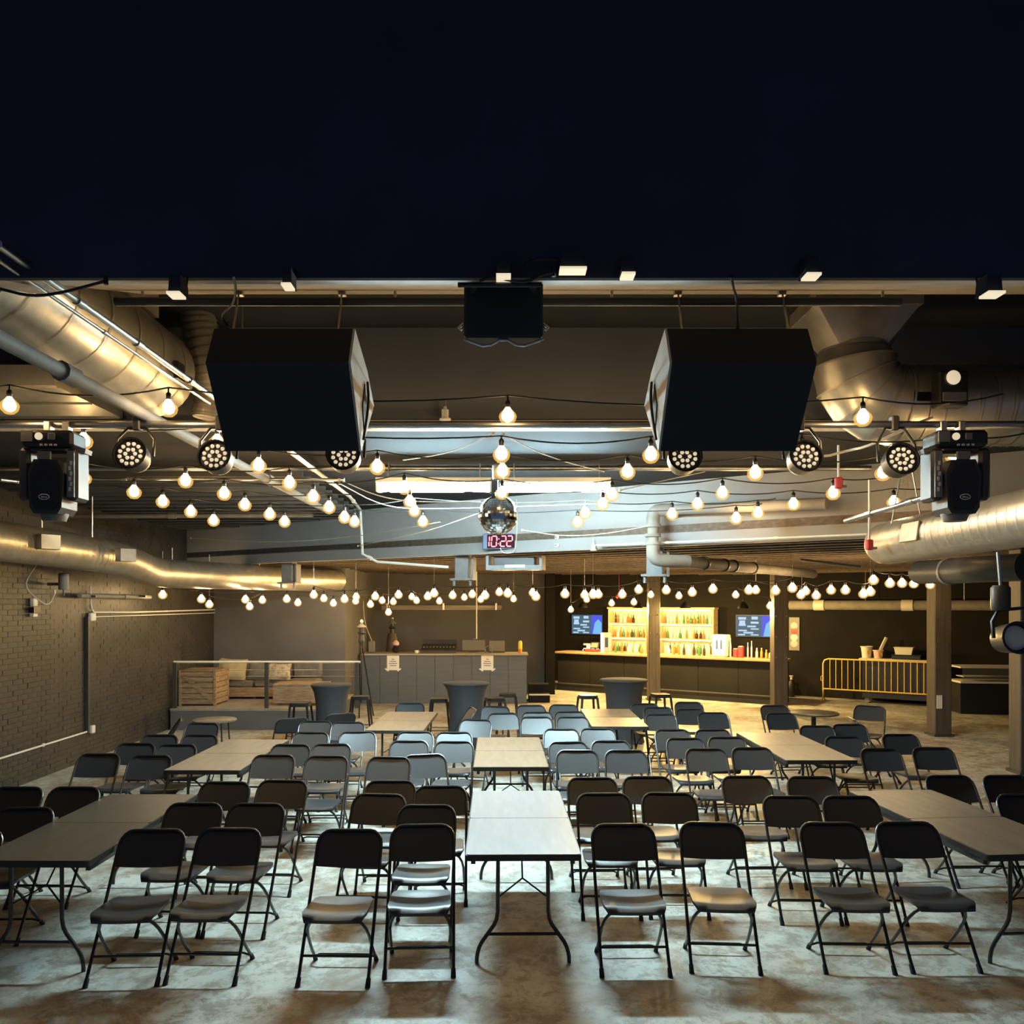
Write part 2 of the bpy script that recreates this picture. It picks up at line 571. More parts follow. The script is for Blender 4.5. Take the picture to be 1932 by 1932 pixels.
# ------------------------------------------------------------------ pillars
def pillar(px, base, w, label, plate=False, zt=3.14):
    d = 3689.0 / (base - HY)
    x = (px - CX) / F * d
    t = thing('pillar', label, 'pillar', (x, d + w / 2, 0), -TH * 0.0)
    MB().box((0, 0, zt / 2), (w, w, zt), b=0.012).build('post', 'pillar', t, smooth=False)
    MB().box((0, 0, 0.02), (w + .05, w + .05, 0.04)).build('base_plate', 'dgrey', t, smooth=False)
    if plate:
        MB().box((-w * 0.25, -w / 2 - 0.008, 0.62), (0.10, 0.016, 0.24), b=.004).build('notice_plate', 'white', t, smooth=False)
    for k in range(3):
        for s in (-1, 1):
            MB().cyl((s * w * .38, -w / 2 - .012, 1.2 + .45 * k), (s * w * .38, -w / 2 + .01, 1.2 + .45 * k), 0.012, 6).build('bolt', 'steel', t)
    return t


pillar(1780, 1390, 0.30, 'dark timber pillar in front of the yellow barricade', True)
pillar(1474, 1345, 0.30, 'dark timber pillar at the right end of the bar')
pillar(1235, 1322, 0.28, 'dark timber pillar in the middle of the bar front')
pillar(1945, 1462, 0.28, 'dark timber pillar at the right edge of the picture')

# ------------------------------------------------------------------ folding chairs
CH = 0.82
RUN = 0.56


def fy(z):
    return RUN * z / CH


def build_chair():
    t = thing('folding_chair', 'x', 'chair')
    hw = 0.218
    for s in (-1, 1):
        MB().tube([(s * hw, fy(0.0), 0.012), (s * hw, fy(0.43), 0.43)], 0.011, 8).build('leg', 'tubeb', t)
        pts = sm([(s * 0.10, 0.05, 0.405), (s * 0.155, 0.07, 0.385), (s * 0.195, 0.13, 0.30), (s * 0.200, 0.25, 0.15), (s * 0.203, 0.385, 0.012)], 1)
        MB().tube(pts, 0.0105, 8).build('leg', 'tubeb', t)
        MB().cyl((s * hw, fy(0.0) - .002, 0.0), (s * hw, fy(0.045), 0.045), 0.017, 8, 0.0145).build('foot_cap', 'rubber', t)
        MB().cyl((s * 0.203, 0.392, 0.0), (s * 0.2025, 0.36, 0.04), 0.016, 8, 0.0135).build('foot_cap', 'rubber', t)
    r = 0.085
    up = [(-hw, .43)] + [(-hw, CH - r)] + [(-hw + r - r * math.cos(a), CH - r + r * math.sin(a)) for a in (.4, .8, 1.2, math.pi / 2)]
    up = up + [(-x, z) for x, z in reversed(up)]
    MB().tube([(x, fy(z), z) for x, z in up], 0.011, 8).build('back_frame', 'tubeb', t)
    MB().tube([(-hw, fy(.15), .15), (hw, fy(.15), .15)], 0.009, 6).build('crossbar', 'tubeb', t)
    MB().tube([(-.2, .345, .045), (-.16, .335, .062), (.16, .335, .062), (.2, .345, .045)], 0.008, 6).build('crossbar', 'tubeb', t)

    # seat: dished plastic shell with a rolled front lip
    def seat(u, v, s):
        yy = -0.015 + 0.385 * v
        hwid = 0.205 - 0.012 * v
        if v < 0.18:
            hwid *= (0.86 + 0.14 * math.sin(v / .18 * math.pi / 2))
        if v > 0.85:
            hwid *= 1 - 0.12 * ((v - .85) / .15) ** 2
        x = (2 * u - 1) * hwid
        zz = 0.452 - 0.020 * v - 0.020 * math.sin(math.pi * min(1, v * 1.05)) * (1 - (2 * u - 1) ** 2)
        if v < 0.14:
            zz -= 0.030 * (1 - v / .14) ** 2
        yy -= 0.012 * (1 - (2 * u - 1) ** 2) * max(0, 1 - v * 3)
        return (x, yy, zz - (0.020 if s else 0))
    MB().grid(seat, 10, 12).build('seat', 'plastic', t, ang=1.0)

    # backrest: curved panel following the frame's lean, rounded upper corners
    z0, z1 = 0.615, CH - 0.004

    def back(u, v, s):
        zz = z0 + (z1 - z0) * v
        w = 0.210
        if zz > z1 - r:
            q = (zz - (z1 - r)) / r
            w = 0.210 - r * (1 - math.sqrt(max(0, 1 - q * q)))
        x = (2 * u - 1) * w
        zz -= 0.010 * (1 - v) * (1 - (x / .21) ** 2)
        bow = 0.012 * (1 - (x / 0.21) ** 2)
        yy = fy(zz) + 0.002 + bow + (0.016 if s else -0.002)
        return (x, yy, zz)
    MB().grid(back, 14, 10).build('backrest', 'plastic', t, ang=1.0)
    for s in (-1, 1):
        MB().cyl((s * .222, fy(.66), .66), (s * .232, fy(.66), .66), 0.006, 6).build('rivet', 'steel', t)
    return t


ROWS = [
    ('front row', [(-49, 1567), (296, 1566), (435, 1564), (661, 1566), (802, 1557, 3), (1175, 1556), (1335, 1553, -4), (1562, 1553), (1706, 1552)]),
    ('second row', [(54, 1525), (370, 1516), (485, 1517), (711, 1499, -6), (806, 1520), (1138, 1498), (1258, 1497), (1486, 1503), (1598, 1503), (1925, 1500)]),
    ('third row', [(37, 1486), (143, 1486), (426, 1476), (533, 1473), (738, 1474), (834, 1484), (1117, 1468), (1220, 1466), (1406, 1465), (1527, 1466), (1788, 1464), (1895, 1464)]),
    ('fourth row', [(190, 1423), (287, 1426), (518, 1425), (617, 1427), (732, 1429, -4), (813, 1424, 14), (1087, 1416), (1178, 1416), (1330, 1413), (1416, 1411), (1659, 1413), (1755, 1411)]),
    ('fifth row', [(258, 1403), (337, 1405), (549, 1405), (627, 1404), (773, 1398), (856, 1399), (1073, 1400), (1150, 1398), (1292, 1393), (1368, 1391), (1588, 1390), (1697, 1386)]),
    ('sixth row', [(303, 1387), (377, 1387), (587, 1382), (681, 1381, 8), (784, 1381), (858, 1382), (1057, 1376), (1126, 1375), (1269, 1377), (1344, 1377), (1538, 1370), (1600, 1367)]),
    ('seventh row', [(383, 1365), (597, 1361), (658, 1363), (891, 1358, -12), (1013, 1353), (1081, 1353), (1246, 1348), (1345, 1345), (1475, 1346, 6)]),
    ('eighth row', [(954, 1346, 8), (1014, 1344), (1075, 1343), (1241, 1335), (1303, 1338)]),
    ('last row', [(775, 1327), (930, 1333, -8), (1003, 1331), (1062, 1330), (1217, 1328), (1297, 1325), (1461, 1331)]),
]
LOOSE = [
    (315, 1354, -68, 'folding chair turned sideways by the brick wall and small round table'),
    (552, 1346, -150, 'folding chair with pale frame turned away, nearest the lounge railing'),
    (640, 1338, -150, 'folding chair with pale frame turned away beside the tall stool'),
    (860, 1333, -75, 'folding chair turned side on at the right edge of the far left table'),
    (1622, 1331, -30, 'folding chair behind the small round pedestal table near the pillar'),
    (1631, 1351, 80, 'folding chair seen edge on between pedestal table and pillar'),
]
chair0 = build_chair()
bpy.context.view_layer.update()
learn(chair0)
first = True


def place_chair(px, py, yaw, label, group):
    global first
    d = F * (EYE - CH) / (py - HY)
    x = (px - CX) / F * d
    o = chair0 if first else copy_tree(chair0)
    first = False
    a = math.radians(yaw)
    # the backrest sits at local (0, RUN); turn about the chair's middle
    cx, cy = x, d - RUN / 2
    o.location = (cx + math.sin(a) * RUN / 2, cy - math.cos(a) * RUN / 2, 0)
    o.rotation_euler = (0, 0, a)
    tag(o, label, 'chair', group)
    return o


for rn, lst in ROWS:
    lst = sorted(lst, key=lambda q: q[0])
    for i, q in enumerate(lst):
        yaw = q[2] if len(q) > 2 else random.uniform(-3, 3)
        if q[1] > 1550:
            lab = 'black folding chair in the front row nearest the camera, %s' % ORD[i]
        else:
            lab = 'black folding chair in the %s from the stage, %s' % (rn, ORD[i])
        place_chair(q[0], q[1], yaw, lab, 'rows of black folding chairs')
for px, py, yaw, lab in LOOSE:
    place_chair(px, py, yaw, lab, 'loose folding chairs at the edges')

# ------------------------------------------------------------------ folding tables
def rrect(w, h, r, n=4):
    pts = []
    for cx, cy, a in ((w / 2 - r, h / 2 - r, 0), (-w / 2 + r, h / 2 - r, 90), (-w / 2 + r, -h / 2 + r, 180), (w / 2 - r, -h / 2 + r, 270)):
        for i in range(n + 1):
            t = math.radians(a + 90 * i / n)
            pts.append((cx + r * math.cos(t), cy + r * math.sin(t)))
    return pts


def banquet_table(x0, y0, x1, y1, label, m):
    cx, cy = (x0 + x1) / 2, (y0 + y1) / 2
    L = 1.83
    t = thing('folding_table', label, 'table', (cx, cy, 0), math.atan2(-(x1 - x0), y1 - y0), 'long folding tables')
    W = 0.762
    MB().prism(rrect(W, L, .03), (0.700, 0.737), lambda u, v, w: (u, v, w)).build('edge_band', 'edge', t)
    for s in (-1, 1):
        MB().prism(rrect(W - .016, L / 2 - .010, .022), (0.735, 0.742), lambda u, v, w: (u, v + s * (L / 4 - .001), w)).build('tabletop', m, t)
    for s in (-1, 1):
        yy = s * (L / 2 - 0.09)
        for q in (-1, 1):
            pts = [(q * .165, yy, .70), (q * .167, yy, .34), (q * .178, yy, .27), (q * .235, yy, .19), (q * .285, yy, .12), (q * .305, yy, .05), (q * .306, yy, 0.0)]
            MB().tube([pts[0]] + sm(pts[1:], 1), 0.0135, 8).build('leg', 'tubeb', t)
        MB().tube([(-.235, yy, .19), (.235, yy, .19)], 0.011, 8).build('crossbar', 'tubeb', t)
        yc = s * (L / 2 - 0.42)
        br = MB()
        for q in (-1, 1):
            br.tube([(q * .167, yy, .43), (0, yy - s * .12, .52)], 0.006, 6)
        br.tube([(0, yy - s * .12, .52), (0, yc, .70)], 0.006, 6)
        br.build('brace', 'tubeb', t)
    MB().box((-.33, 0, .675), (.03, L - .2, .05)).build('rail', 'tubeb', t)
    MB().box((.33, 0, .675), (.03, L - .2, .05)).build('rail', 'tubeb', t)
    return t


banquet_table(0.13, 5.34, 0.11, 7.19, 'folding table in the centre front, top colour paled for light from above', 'lam_lit')
banquet_table(0.075, 8.2, 0.06, 10.05, 'tan folding table directly behind the bright centre front table', 'lam')
banquet_table(-1.41, 10.57, -1.37, 12.4, 'tan folding table far back left in front of the sound booth', 'lam')
banquet_table(1.55, 10.9, 1.57, 12.74, 'tan folding table far back right of centre near the bar', 'lam')
banquet_table(3.32, 8.56, 3.32, 10.4, 'tan folding table in the right column, farther from the stage', 'lam')
banquet_table(3.53, 5.36, 3.38, 7.2, 'brown folding table at the right front edge of the picture', 'lam')
banquet_table(-2.96, 8.05, -2.95, 9.88, 'tan folding table in the left column, farther from the stage', 'lam')
banquet_table(-3.02, 5.22, -3.0, 7.05, 'folding table at the left front edge of the picture, top darkened for weak light', 'lam_d')

# small round tables
def round_table(px, py, dia, label, m, pedestal):
    d = F * (EYE - .74) / (py - HY)
    t = thing('round_table', label, 'table', ((px - CX) / F * d, d, 0))
    MB().lathe([(dia / 2 - .01, .715), (dia / 2, .72), (dia / 2, .737), (dia / 2 - .008, .742)], 40).build('tabletop', m, t)
    if pedestal:
        MB().lathe([(.035, .02), (.035, .70), (.12, .714)], 14).build('pedestal', 'tubeb', t)
        MB().lathe([(.26, 0), (.26, .012), (.06, .035)], 24).build('base', 'tubeb', t)
    else:
        for k in range(4):
            a = math.pi / 4 + k * math.pi / 2
            MB().tube([(.20 * math.cos(a), .20 * math.sin(a), .715), (.25 * math.cos(a), .25 * math.sin(a), 0)], .011, 8).build('leg', 'tubeb', t)
    return t


round_table(405, 1357, .60, 'small round table with thin legs by the brick wall', 'lam', False)
round_table(1535, 1344, .72, 'small round pedestal table on the right near the pillar', 'lam_d', True)

# cocktail tables in stretch covers
def cocktail(px, py, dia, label):
    d = F * (EYE - 1.07) / (py - HY)
    t = thing('cocktail_table', label, 'table', ((px - CX) / F * d, d, 0), 0, 'cocktail tables in black stretch covers')
    R = dia / 2
    MB().lathe([(R - .006, 1.045), (R, 1.05), (R, 1.068), (R - .01, 1.075)], 36).build('tabletop', 'spandex', t)
    prof = [(R * .86, 0.012), (R * .80, .10), (R * .74, .35), (R * .73, .6), (R * .76, .8), (R * .84, .95), (R * .97, 1.046)]
    MB().lathe(prof, 36).build('stretch_cover', 'spandex', t)
    for k in range(4):
        a = math.pi / 4 + k * math.pi / 2
        MB().lathe([(.04, 0), (.04, .02), (.03, .04)], 8, (R * .84 * math.cos(a), R * .84 * math.sin(a), 0)).build('foot_pocket', 'rubber', t)
    return t


cocktail(880, 1288, .76, 'black covered cocktail table in front of the sound booth')
cocktail(1177, 1282, .82, 'black covered cocktail table in front of the bar')
cocktail(625, 1291, .66, 'black covered cocktail table beside the lounge platform')


def stool(px, py, label, d=None):
    d = d or F * (EYE - .76) / (py - HY)
    t = thing('bar_stool', label, 'stool', ((px - CX) / F * d, d, 0), random.uniform(-.3, .3), 'black metal bar stools')
    MB().prism(rrect(.30, .30, .05), (.735, .76), lambda u, v, w: (u, v, w)).build('seat', 'tubeb', t)
    MB().prism(rrect(.31, .31, .055), (.70, .738), lambda u, v, w: (u, v, w)).build('seat_skirt', 'tubeb', t)
    for sx in (-1, 1):
        for sy in (-1, 1):
            MB().tube([(sx * .135, sy * .135, .72), (sx * .205, sy * .205, 0)], [.022, .014], 6).build('leg', 'tubeb', t)
    for a, b in (((-1, -1), (1, -1)), ((1, -1), (1, 1)), ((1, 1), (-1, 1)), ((-1, 1), (-1, -1))):
        MB().tube([(a[0] * .183, a[1] * .183, .23), (b[0] * .183, b[1] * .183, .23)], .008, 6).build('footrest', 'tubeb', t)
    return t


stool(680, 1313, 'black metal bar stool right of the lounge platform')
stool(567, 1325, 'black metal bar stool in front of the lounge bench')
stool(934, 1312, 'black metal bar stool right of the booth cocktail table, left of a pair', 14.1)
stool(958, 1312, 'black metal bar stool right of the booth cocktail table, right of a pair', 14.75)
stool(830, 1317, 'black metal bar stool left of the booth cocktail table')
stool(1109, 1311, 'black metal bar stool left of the bar cocktail table')
stool(1246, 1309, 'black metal bar stool right of the bar cocktail table')

# ------------------------------------------------------------------ raised lounge
pf = thing('lounge_platform', 'low dark platform of the lounge along the back wall', 'platform', (0, 0, 0))
MB().box((-4.76, 16.64, .18), (2.98, 2.46, .36)).build('riser', 'wall', pf, smooth=False)
MB().box((-4.76, 16.64, .38), (2.99, 2.48, .04)).build('deck', 'carpet', pf, smooth=False)

rl = thing('lounge_railing', 'metal railing with white top rail along the lounge platform', 'railing', (0, 15.5, .4))
for x in (-6.2, -4.47, -2.75 - .02):
    MB().box((x, 0, .43), (.07, .05, .86)).build('post', 'dgrey', rl, smooth=False)
MB().tube([(-6.22, 0, .87), (-2.70, 0, .87)], .022, 8).build('top_rail', 'white', rl)
for zz in (.60, .72):
    MB().tube([(-6.2, 0, zz), (-2.72, 0, zz)], .006, 6).build('wire', 'steel', rl)

cr = thing('wooden_crate', 'big slatted wooden crate at the left end of the lounge', 'crate', (-5.90, 16.2, .40))
for k in range(6):
    MB().box((0, -.36, .08 + k * .105), (.66, .02, .095), b=.004).build('slat', 'wood', cr, smooth=False)
    MB().box((.34, 0, .08 + k * .105), (.02, .68, .095), b=.004).build('slat', 'wood', cr, smooth=False)
for sx in (-1, 1):
    for sy in (-1, 1):
        MB().box((sx * .335, sy * .36, .34), (.05, .05, .68), b=.004).build('corner_post', 'wood', cr, smooth=False)
MB().box((0, -.375, .35), (.82, .015, .07), Matrix.Rotation(.72, 3, 'Y')).build('diagonal_board', 'wood', cr, smooth=False)
MB().box((0, 0, .675), (.72, .76, .02)).build('lid', 'wood', cr, smooth=False)

sf = thing('lounge_sofa', 'long low wooden sofa with grey cushions on the platform', 'sofa', (-4.85, 17.35, .40))
MB().box((0, 0, .14), (1.95, .78, .20), b=.01).build('base', 'wood', sf, smooth=False)
for k in range(3):
    MB().box((-.64 + .64 * k, -.02, .31), (.62, .76, .14), b=.04).build('seat_cushion', 'cushion', sf)
    MB().box((-.64 + .64 * k, .33, .56), (.62, .16, .36), b=.05).build('back_cushion', 'cushion', sf)
for x in (-.9, -.3, .3, .9):
    MB().box((x, -.33, .02), (.07, .07, .04)).build('foot', 'dgrey', sf, smooth=False)


def pillow(p, s, rz, tilt, label, m):
    t = thing('throw_pillow', label, 'pillow', p, 0, None, (tilt, 0.06, rz))

    def fn(u, v, k):
        x, z = (2 * u - 1), (2 * v - 1)
        th = .075 * (1 - x ** 4) * (1 - z ** 4)
        pin = 1 - .08 * (1 - x * x) * abs(z) - .08 * (1 - z * z) * abs(x)
        return (x * s / 2 * pin, (th if k else -th), z * s / 2 * .75 * pin + s * .37)
    MB().grid(fn, 10, 10).build('cover', m, t, ang=2)
    MB().tube([(-s / 2 * .98, 0, .01), (s / 2 * .98, 0, .01)], .008, 6).build('piping', m, t)


pillow((-5.62, 16.95, .80), .60, .1, -.25, 'mustard throw pillow on the lounge sofa', 'pil_y')
pillow((-5.07, 17.00, .80), .50, 0, -.25, 'grey throw pillow on the sofa between two other pillows', 'cushion')
pillow((-4.62, 16.95, .80), .46, .4, -.25, 'patterned throw pillow on the sofa by the railing post', 'pil_p')

bn = thing('lounge_bench', 'low wooden bench with rounded end at the right of the lounge', 'bench', (-3.95, 16.15, .40))
for k in range(3):
    MB().box((0, -.2 + .2 * k, .40), (1.0, .18, .04), b=.006).build('plank', 'wood', bn, smooth=False)
prof = [(-.5, .05), (.52, .05), (.52, .22), (.46, .33), (.36, .38), (-.5, .38)]
MB().prism(prof, (-.30, -.27), lambda u, v, w: (u, w, v)).build('front_panel', 'wood', bn, smooth=False)
for x in (-.45, .42):
    MB().box((x, .1, .20), (.06, .4, .38)).build('leg', 'wood', bn, smooth=False)

# ------------------------------------------------------------------ sound booth
bt = thing('sound_booth', 'grey panelled sound booth counter with a pale top', 'booth', (-1.41, 19.5, 0))
W = 3.92
for k in range(9):
    MB().box((-W / 2 + W / 9 * (k + .5), .02, .57), (W / 9 - .006, .04, 1.14), b=.003).build('panel', 'boothp', bt, smooth=False)
MB().box((W / 2 - .02, .40, .57), (.04, .72, 1.14)).build('side_panel', 'boothp', bt, smooth=False)
MB().box((-W / 2 + .02, .40, .57), (.04, .72, 1.14)).build('side_panel', 'boothp', bt, smooth=False)
MB().box((0, .36, 1.16), (W + .06, .80, .04), b=.008).build('countertop', 'trim', bt, smooth=False)

for x, lab in ((-2.62, 'white paper notice taped to the left of the booth front'), (-.385, 'white paper notice taped to the right of the booth front')):
    t = thing('paper_notice', lab, 'sign', (x, 19.488, .80))
    MB().box((0, 0, .17), (.29, .004, .36)).build('sheet', 'paper', t, smooth=False)
    for k, w in enumerate((.07, .15, .19, .16)):
        MB().box((0, -.004, .25 - k * .05), (w, .003, .018)).build('text_line', 'ink', t, smooth=False)
    for s in (-1, 1):
        MB().box((s * .145, -.004, .0), (.10, .004, .035), Matrix.Rotation(s * -.6, 3, 'Y')).build('tape', 'paper', t, smooth=False)

ZB = 1.182
t = thing('mixing_console', 'dark mixing console with raised back in the booth middle', 'console', (-2.02 + .45, 19.98, ZB))
MB().prism([(-.25, 0), (.25, 0), (.25, .20), (-.25, .06)], (-.42, .42), lambda u, v, w: (w, u, v)).build('body', 'dgrey', t, smooth=False)
MB().box((0, .27, .19), (.84, .05, .22)).build('meter_bridge', 'black', t, smooth=False)
for k in range(10):
    MB().box((-.36 + .08 * k, -.02, .135), (.03, .16, .02)).build('fader', 'mgrey', t, smooth=False)
t = thing('laptop', 'dark laptop standing open near the right of the booth', 'laptop', (-.16, 20.0, ZB))
MB().box((0, 0, .012), (.38, .27, .024)).build('keyboard_deck', 'dgrey', t, smooth=False)
MB().box((0, .16, .14), (.38, .018, .27), Matrix.Rotation(-.2, 3, 'X')).build('lid', 'mgrey', t, smooth=False)
t = thing('flat_monitor', 'grey equipment monitor on the booth counter', 'monitor', (-.98 + .25, 20.02, ZB))
MB().box((0, .12, .17), (.62, .05, .30)).build('casing', 'dgrey', t, smooth=False)
MB().box((0, .09, .17), (.56, .012, .25)).build('screen', 'mgrey', t, smooth=False)
MB().box((0, .12, .01), (.25, .18, .02)).build('foot', 'dgrey', t, smooth=False)
t = thing('water_bottle', 'bright yellow bottle at the right end of the booth', 'bottle', (.40, 19.75, ZB))
MB().lathe([(.045, 0), (.048, .02), (.048, .10)], 14).build('base_sleeve', 'orange', t)
MB().lathe([(.045, .09), (.048, .11), (.048, .24), (.035, .29), (.01, .30)], 14).build('body', 'ybottle', t)
t = thing('white_cup', 'small white cup on the booth counter', 'cup', (-2.08, 19.66, ZB))
MB().lathe([(.035, 0), (.045, .02), (.048, .07)], 12).build('body', 'paper', t)
MB().tube(arc((.048, .04), .02, -1.4, 1.4, 6, lambda a, b: (a, 0, b)), .005, 6).build('handle', 'paper', t)
t = thing('headphones', 'grey headphones lying on the booth counter', 'headphones', (-.36, 19.72, ZB))
for x in (-.08, .08):
    MB().cyl((x - .02, 0, .055), (x + .02, 0, .055), .05, 14).build('ear_cup', 'mgrey', t)
MB().tube(arc((0, .08), .09, 0, math.pi, 10, lambda a, b: (a, 0, b)), .012, 6).build('headband', 'mgrey', t)
t = thing('stuffed_toy', 'small dark plush figure at the left of the booth counter', 'toy', (-2.62 + .02, 19.85, ZB))
MB().lathe([(.02, 0), (.09, .03), (.10, .10), (.05, .17)], 12).build('body', 'black', t)
MB().lathe([(.02, .15), (.075, .19), (.08, .24), (.03, .30)], 12).build('head', 'pink', t)
t = thing('desk_phone', 'grey box with hanging cord at the left booth end', 'phone', (-3.17, 19.75, ZB))
MB().box((0, 0, .15), (.16, .10, .28), b=.02).build('body', 'mgrey', t)
MB().tube(sm([(0, .05, .28), (-.1, .08, .5), (-.2, .1, .8), (-.22, .1, 1.25)], 2), .012, 6).build('cord', 'cable', t)

# tall lantern stands behind the booth
for x, zt, lab in ((-3.05, 2.02, 'dark lantern stand at the lounge end of the booth'), (-2.62 - .2, 2.12, 'tall brown lantern stand behind the booth, topped by a bulb')):
    t = thing('lantern_stand', lab, 'lamp stand', (-2.98 if zt < 2.1 else x, 17.25 if zt < 2.1 else 20.8, 0))
    if zt < 2.1:
        for k in range(3):
            a = k * 2.09 + .5
            MB().tube([(0, 0, 1.55), (.26 * math.cos(a), .26 * math.sin(a), 0)], .016, 6).build('leg', 'tubeb', t)
    else:
        MB().lathe([(.20, 0), (.18, .9), (.13, 1.5), (.10, 1.62)], 16).build('column', 'pillar', t)
    MB().lathe([(.03, 1.5), (.07, 1.58), (.06, 1.62), (.05, 1.72), (.09, 1.76), (.05, 1.80), (.05, 1.86)], 14).build('lantern', 'dgrey', t)
    MB().lathe([(.10, 1.86), (.11, 1.88), (.04, 1.94), (.02, 1.96)], 14).build('cap', 'mgrey', t)
    MB().lathe([(.01, 1.95), (.035, 1.98), (.035, 2.01), (.01, 2.04)], 10).build('finial', 'white' if zt < 2.1 else 'steel', t)

st = thing('booth_step', 'small dark step with pale edge right of the booth', 'step', (.86, 19.9, 0))
MB().box((0, 0, .10), (.5, .5, .20)).build('lower_tread', 'wall_d', st, smooth=False)
MB().box((0, .35, .20), (.5, .4, .40)).build('upper_tread', 'wall_d', st, smooth=False)
MB().box((0, -.255, .19), (.5, .012, .03)).build('nosing', 'white', st, smooth=False)
bmw = thing('mounted_board', 'pale board fixed across the wall above the booth', 'board', (0, 21.9, 2.26))
MB().box((-1.65, .04, 0), (3.2, .07, .12)).build('board', 'trim', bmw, smooth=False)
for x in (-3.1, -1.6, -.2):
    MB().box((x, 0, .03), (.05, .03, .18)).build('hanger', 'steel', bmw, smooth=False)
cd = thing('hanging_conduit', 'white conduit dropping to a box above the booth', 'conduit', (0, 0, 0))
p0, p1 = P(899, 1060, 14.5), P(899, 1205, 20.3)
MB().tube([(p1.x, 20.3, 3.2), (p1.x, 20.3, p1.z)], .016, 8).build('drop_pipe', 'white', cd)
MB().box((p1.x - .03, 20.3, p1.z - .05), (.10, .05, .10)).build('outlet_box', 'white', cd, smooth=False)

# ------------------------------------------------------------------ bar
br = thing('bar_counter', 'long black bar counter with a varnished wood top', 'bar', tuple(BO), -TH)
BL = 6.05
for k in range(6):
    MB().box((BL / 6 * (k + .5), .03, .50), (BL / 6 - .008, .06, .98), b=.003).build('panel', 'barp', br, smooth=False)
MB().box((BL - .03, .35, .50), (.06, .6, .98)).build('end_panel', 'barp', br, smooth=False)
MB().box((BL / 2, .28, 1.03), (BL + .12, .72, .06), b=.012).build('countertop', 'bartop', br, smooth=False)
MB().box((BL / 2, -.02, .05), (BL, .03, .10)).build('kick_plate', 'black', br, smooth=False)
MB().tube([(.1, -.12, .2), (BL - .1, -.12, .2)], .02, 8).build('foot_rail', 'dgrey', br)

# back-bar shelf units with bottles
gl = ['g1', 'g2', 'g3', 'g4', 'g1', 'g2']
bprof = {
    'tall': [(.030, 0), (.034, .01), (.034, .15), (.014, .20), (.012, .26), (.015, .262), (.015, .28)],
    'squat': [(.036, 0), (.042, .01), (.042, .12), (.016, .16), (.014, .22), (.017, .225), (.017, .24)],
    'slim': [(.024, 0), (.028, .01), (.028, .19), (.012, .24), (.011, .29), (.013, .292), (.013, .30)],
}
bmesh_ = {}
for kk, pr in bprof.items():
    for g in ('g1', 'g2', 'g3', 'g4'):
        bmesh_[kk, g] = (MB().lathe(pr[:5], 10).mesh('bottle_body', g), MB().lathe(pr[5:], 8).mesh('bottle_cap', 'black'))


def bottle(p, label, group):
    kk = random.choice(list(bprof))
    g = random.choice(gl)
    t = thing('liquor_bottle', label, 'bottle', p, 0, group)
    put('body', bmesh_[kk, g][0], t)
    put('cap', bmesh_[kk, g][1], t)


def shelf_unit(pxa, pxb, label, which):
    b = 1.95
    a0, zt = ob_hit(pxa, 1150, b)
    a1, _ = ob_hit(pxb, 1150, b)
    zb = 1.02
    zt = 2.24
    w = a1 - a0
    o = OB((a0 + a1) / 2, b, 0)
    t = thing('back_bar_shelf', label, 'shelf', tuple(o), -TH)
    MB().box((0, .16, (zt + 0) / 2), (w, .03, zt)).build('back_panel', 'cream', t, smooth=False)
    MB().box((0, .0, .44), (w + .1, .5, .88)).build('base_cabinet', 'barp', t, smooth=False)
    MB().box((0, .0, .90), (w + .12, .52, .04)).build('worktop', 'bartop', t, smooth=False)
    for s in (-1, 1):
        MB().box((s * (w / 2 - .02), 0, (zt + .92) / 2), (.04, .30, zt - .92)).build('side', 'wood_l', t, smooth=False)
    MB().box((0, 0, zt), (w + .06, .34, .05)).build('top', 'wood_l', t, smooth=False)
    nsh = 3
    for k in range(nsh):
        zz = 1.0 + k * .41
        MB().box((0, 0, zz - .015), (w - .08, .28, .03)).build('shelf_board', 'wood_l', t, smooth=False)
        MB().box((0, -.10, zz + .365), (w - .1, .02, .012)).build('light_strip', 'led', t, smooth=False)
        n = int((w - .16) / .095)
        for i in range(n):
            x = -w / 2 + .09 + (w - .18) * (i + .5) / n + random.uniform(-.01, .01)
            q = o + UX * x + NX * random.uniform(-.06, .06) + Vector((0, 0, zz + .0005))
            bottle(tuple(q), 'liquor bottle on the %s shelf of the %s back-bar unit, %s' % (('bottom', 'middle', 'top')[k], which, ORD[i]), 'bottles on the %s shelf of the %s unit' % (('bottom', 'middle', 'top')[k], which))


shelf_unit(1152, 1224, 'light wood back-bar shelf left of the middle pillar', 'left')
shelf_unit(1246, 1350, 'light wood back-bar shelf right of the middle pillar', 'right')


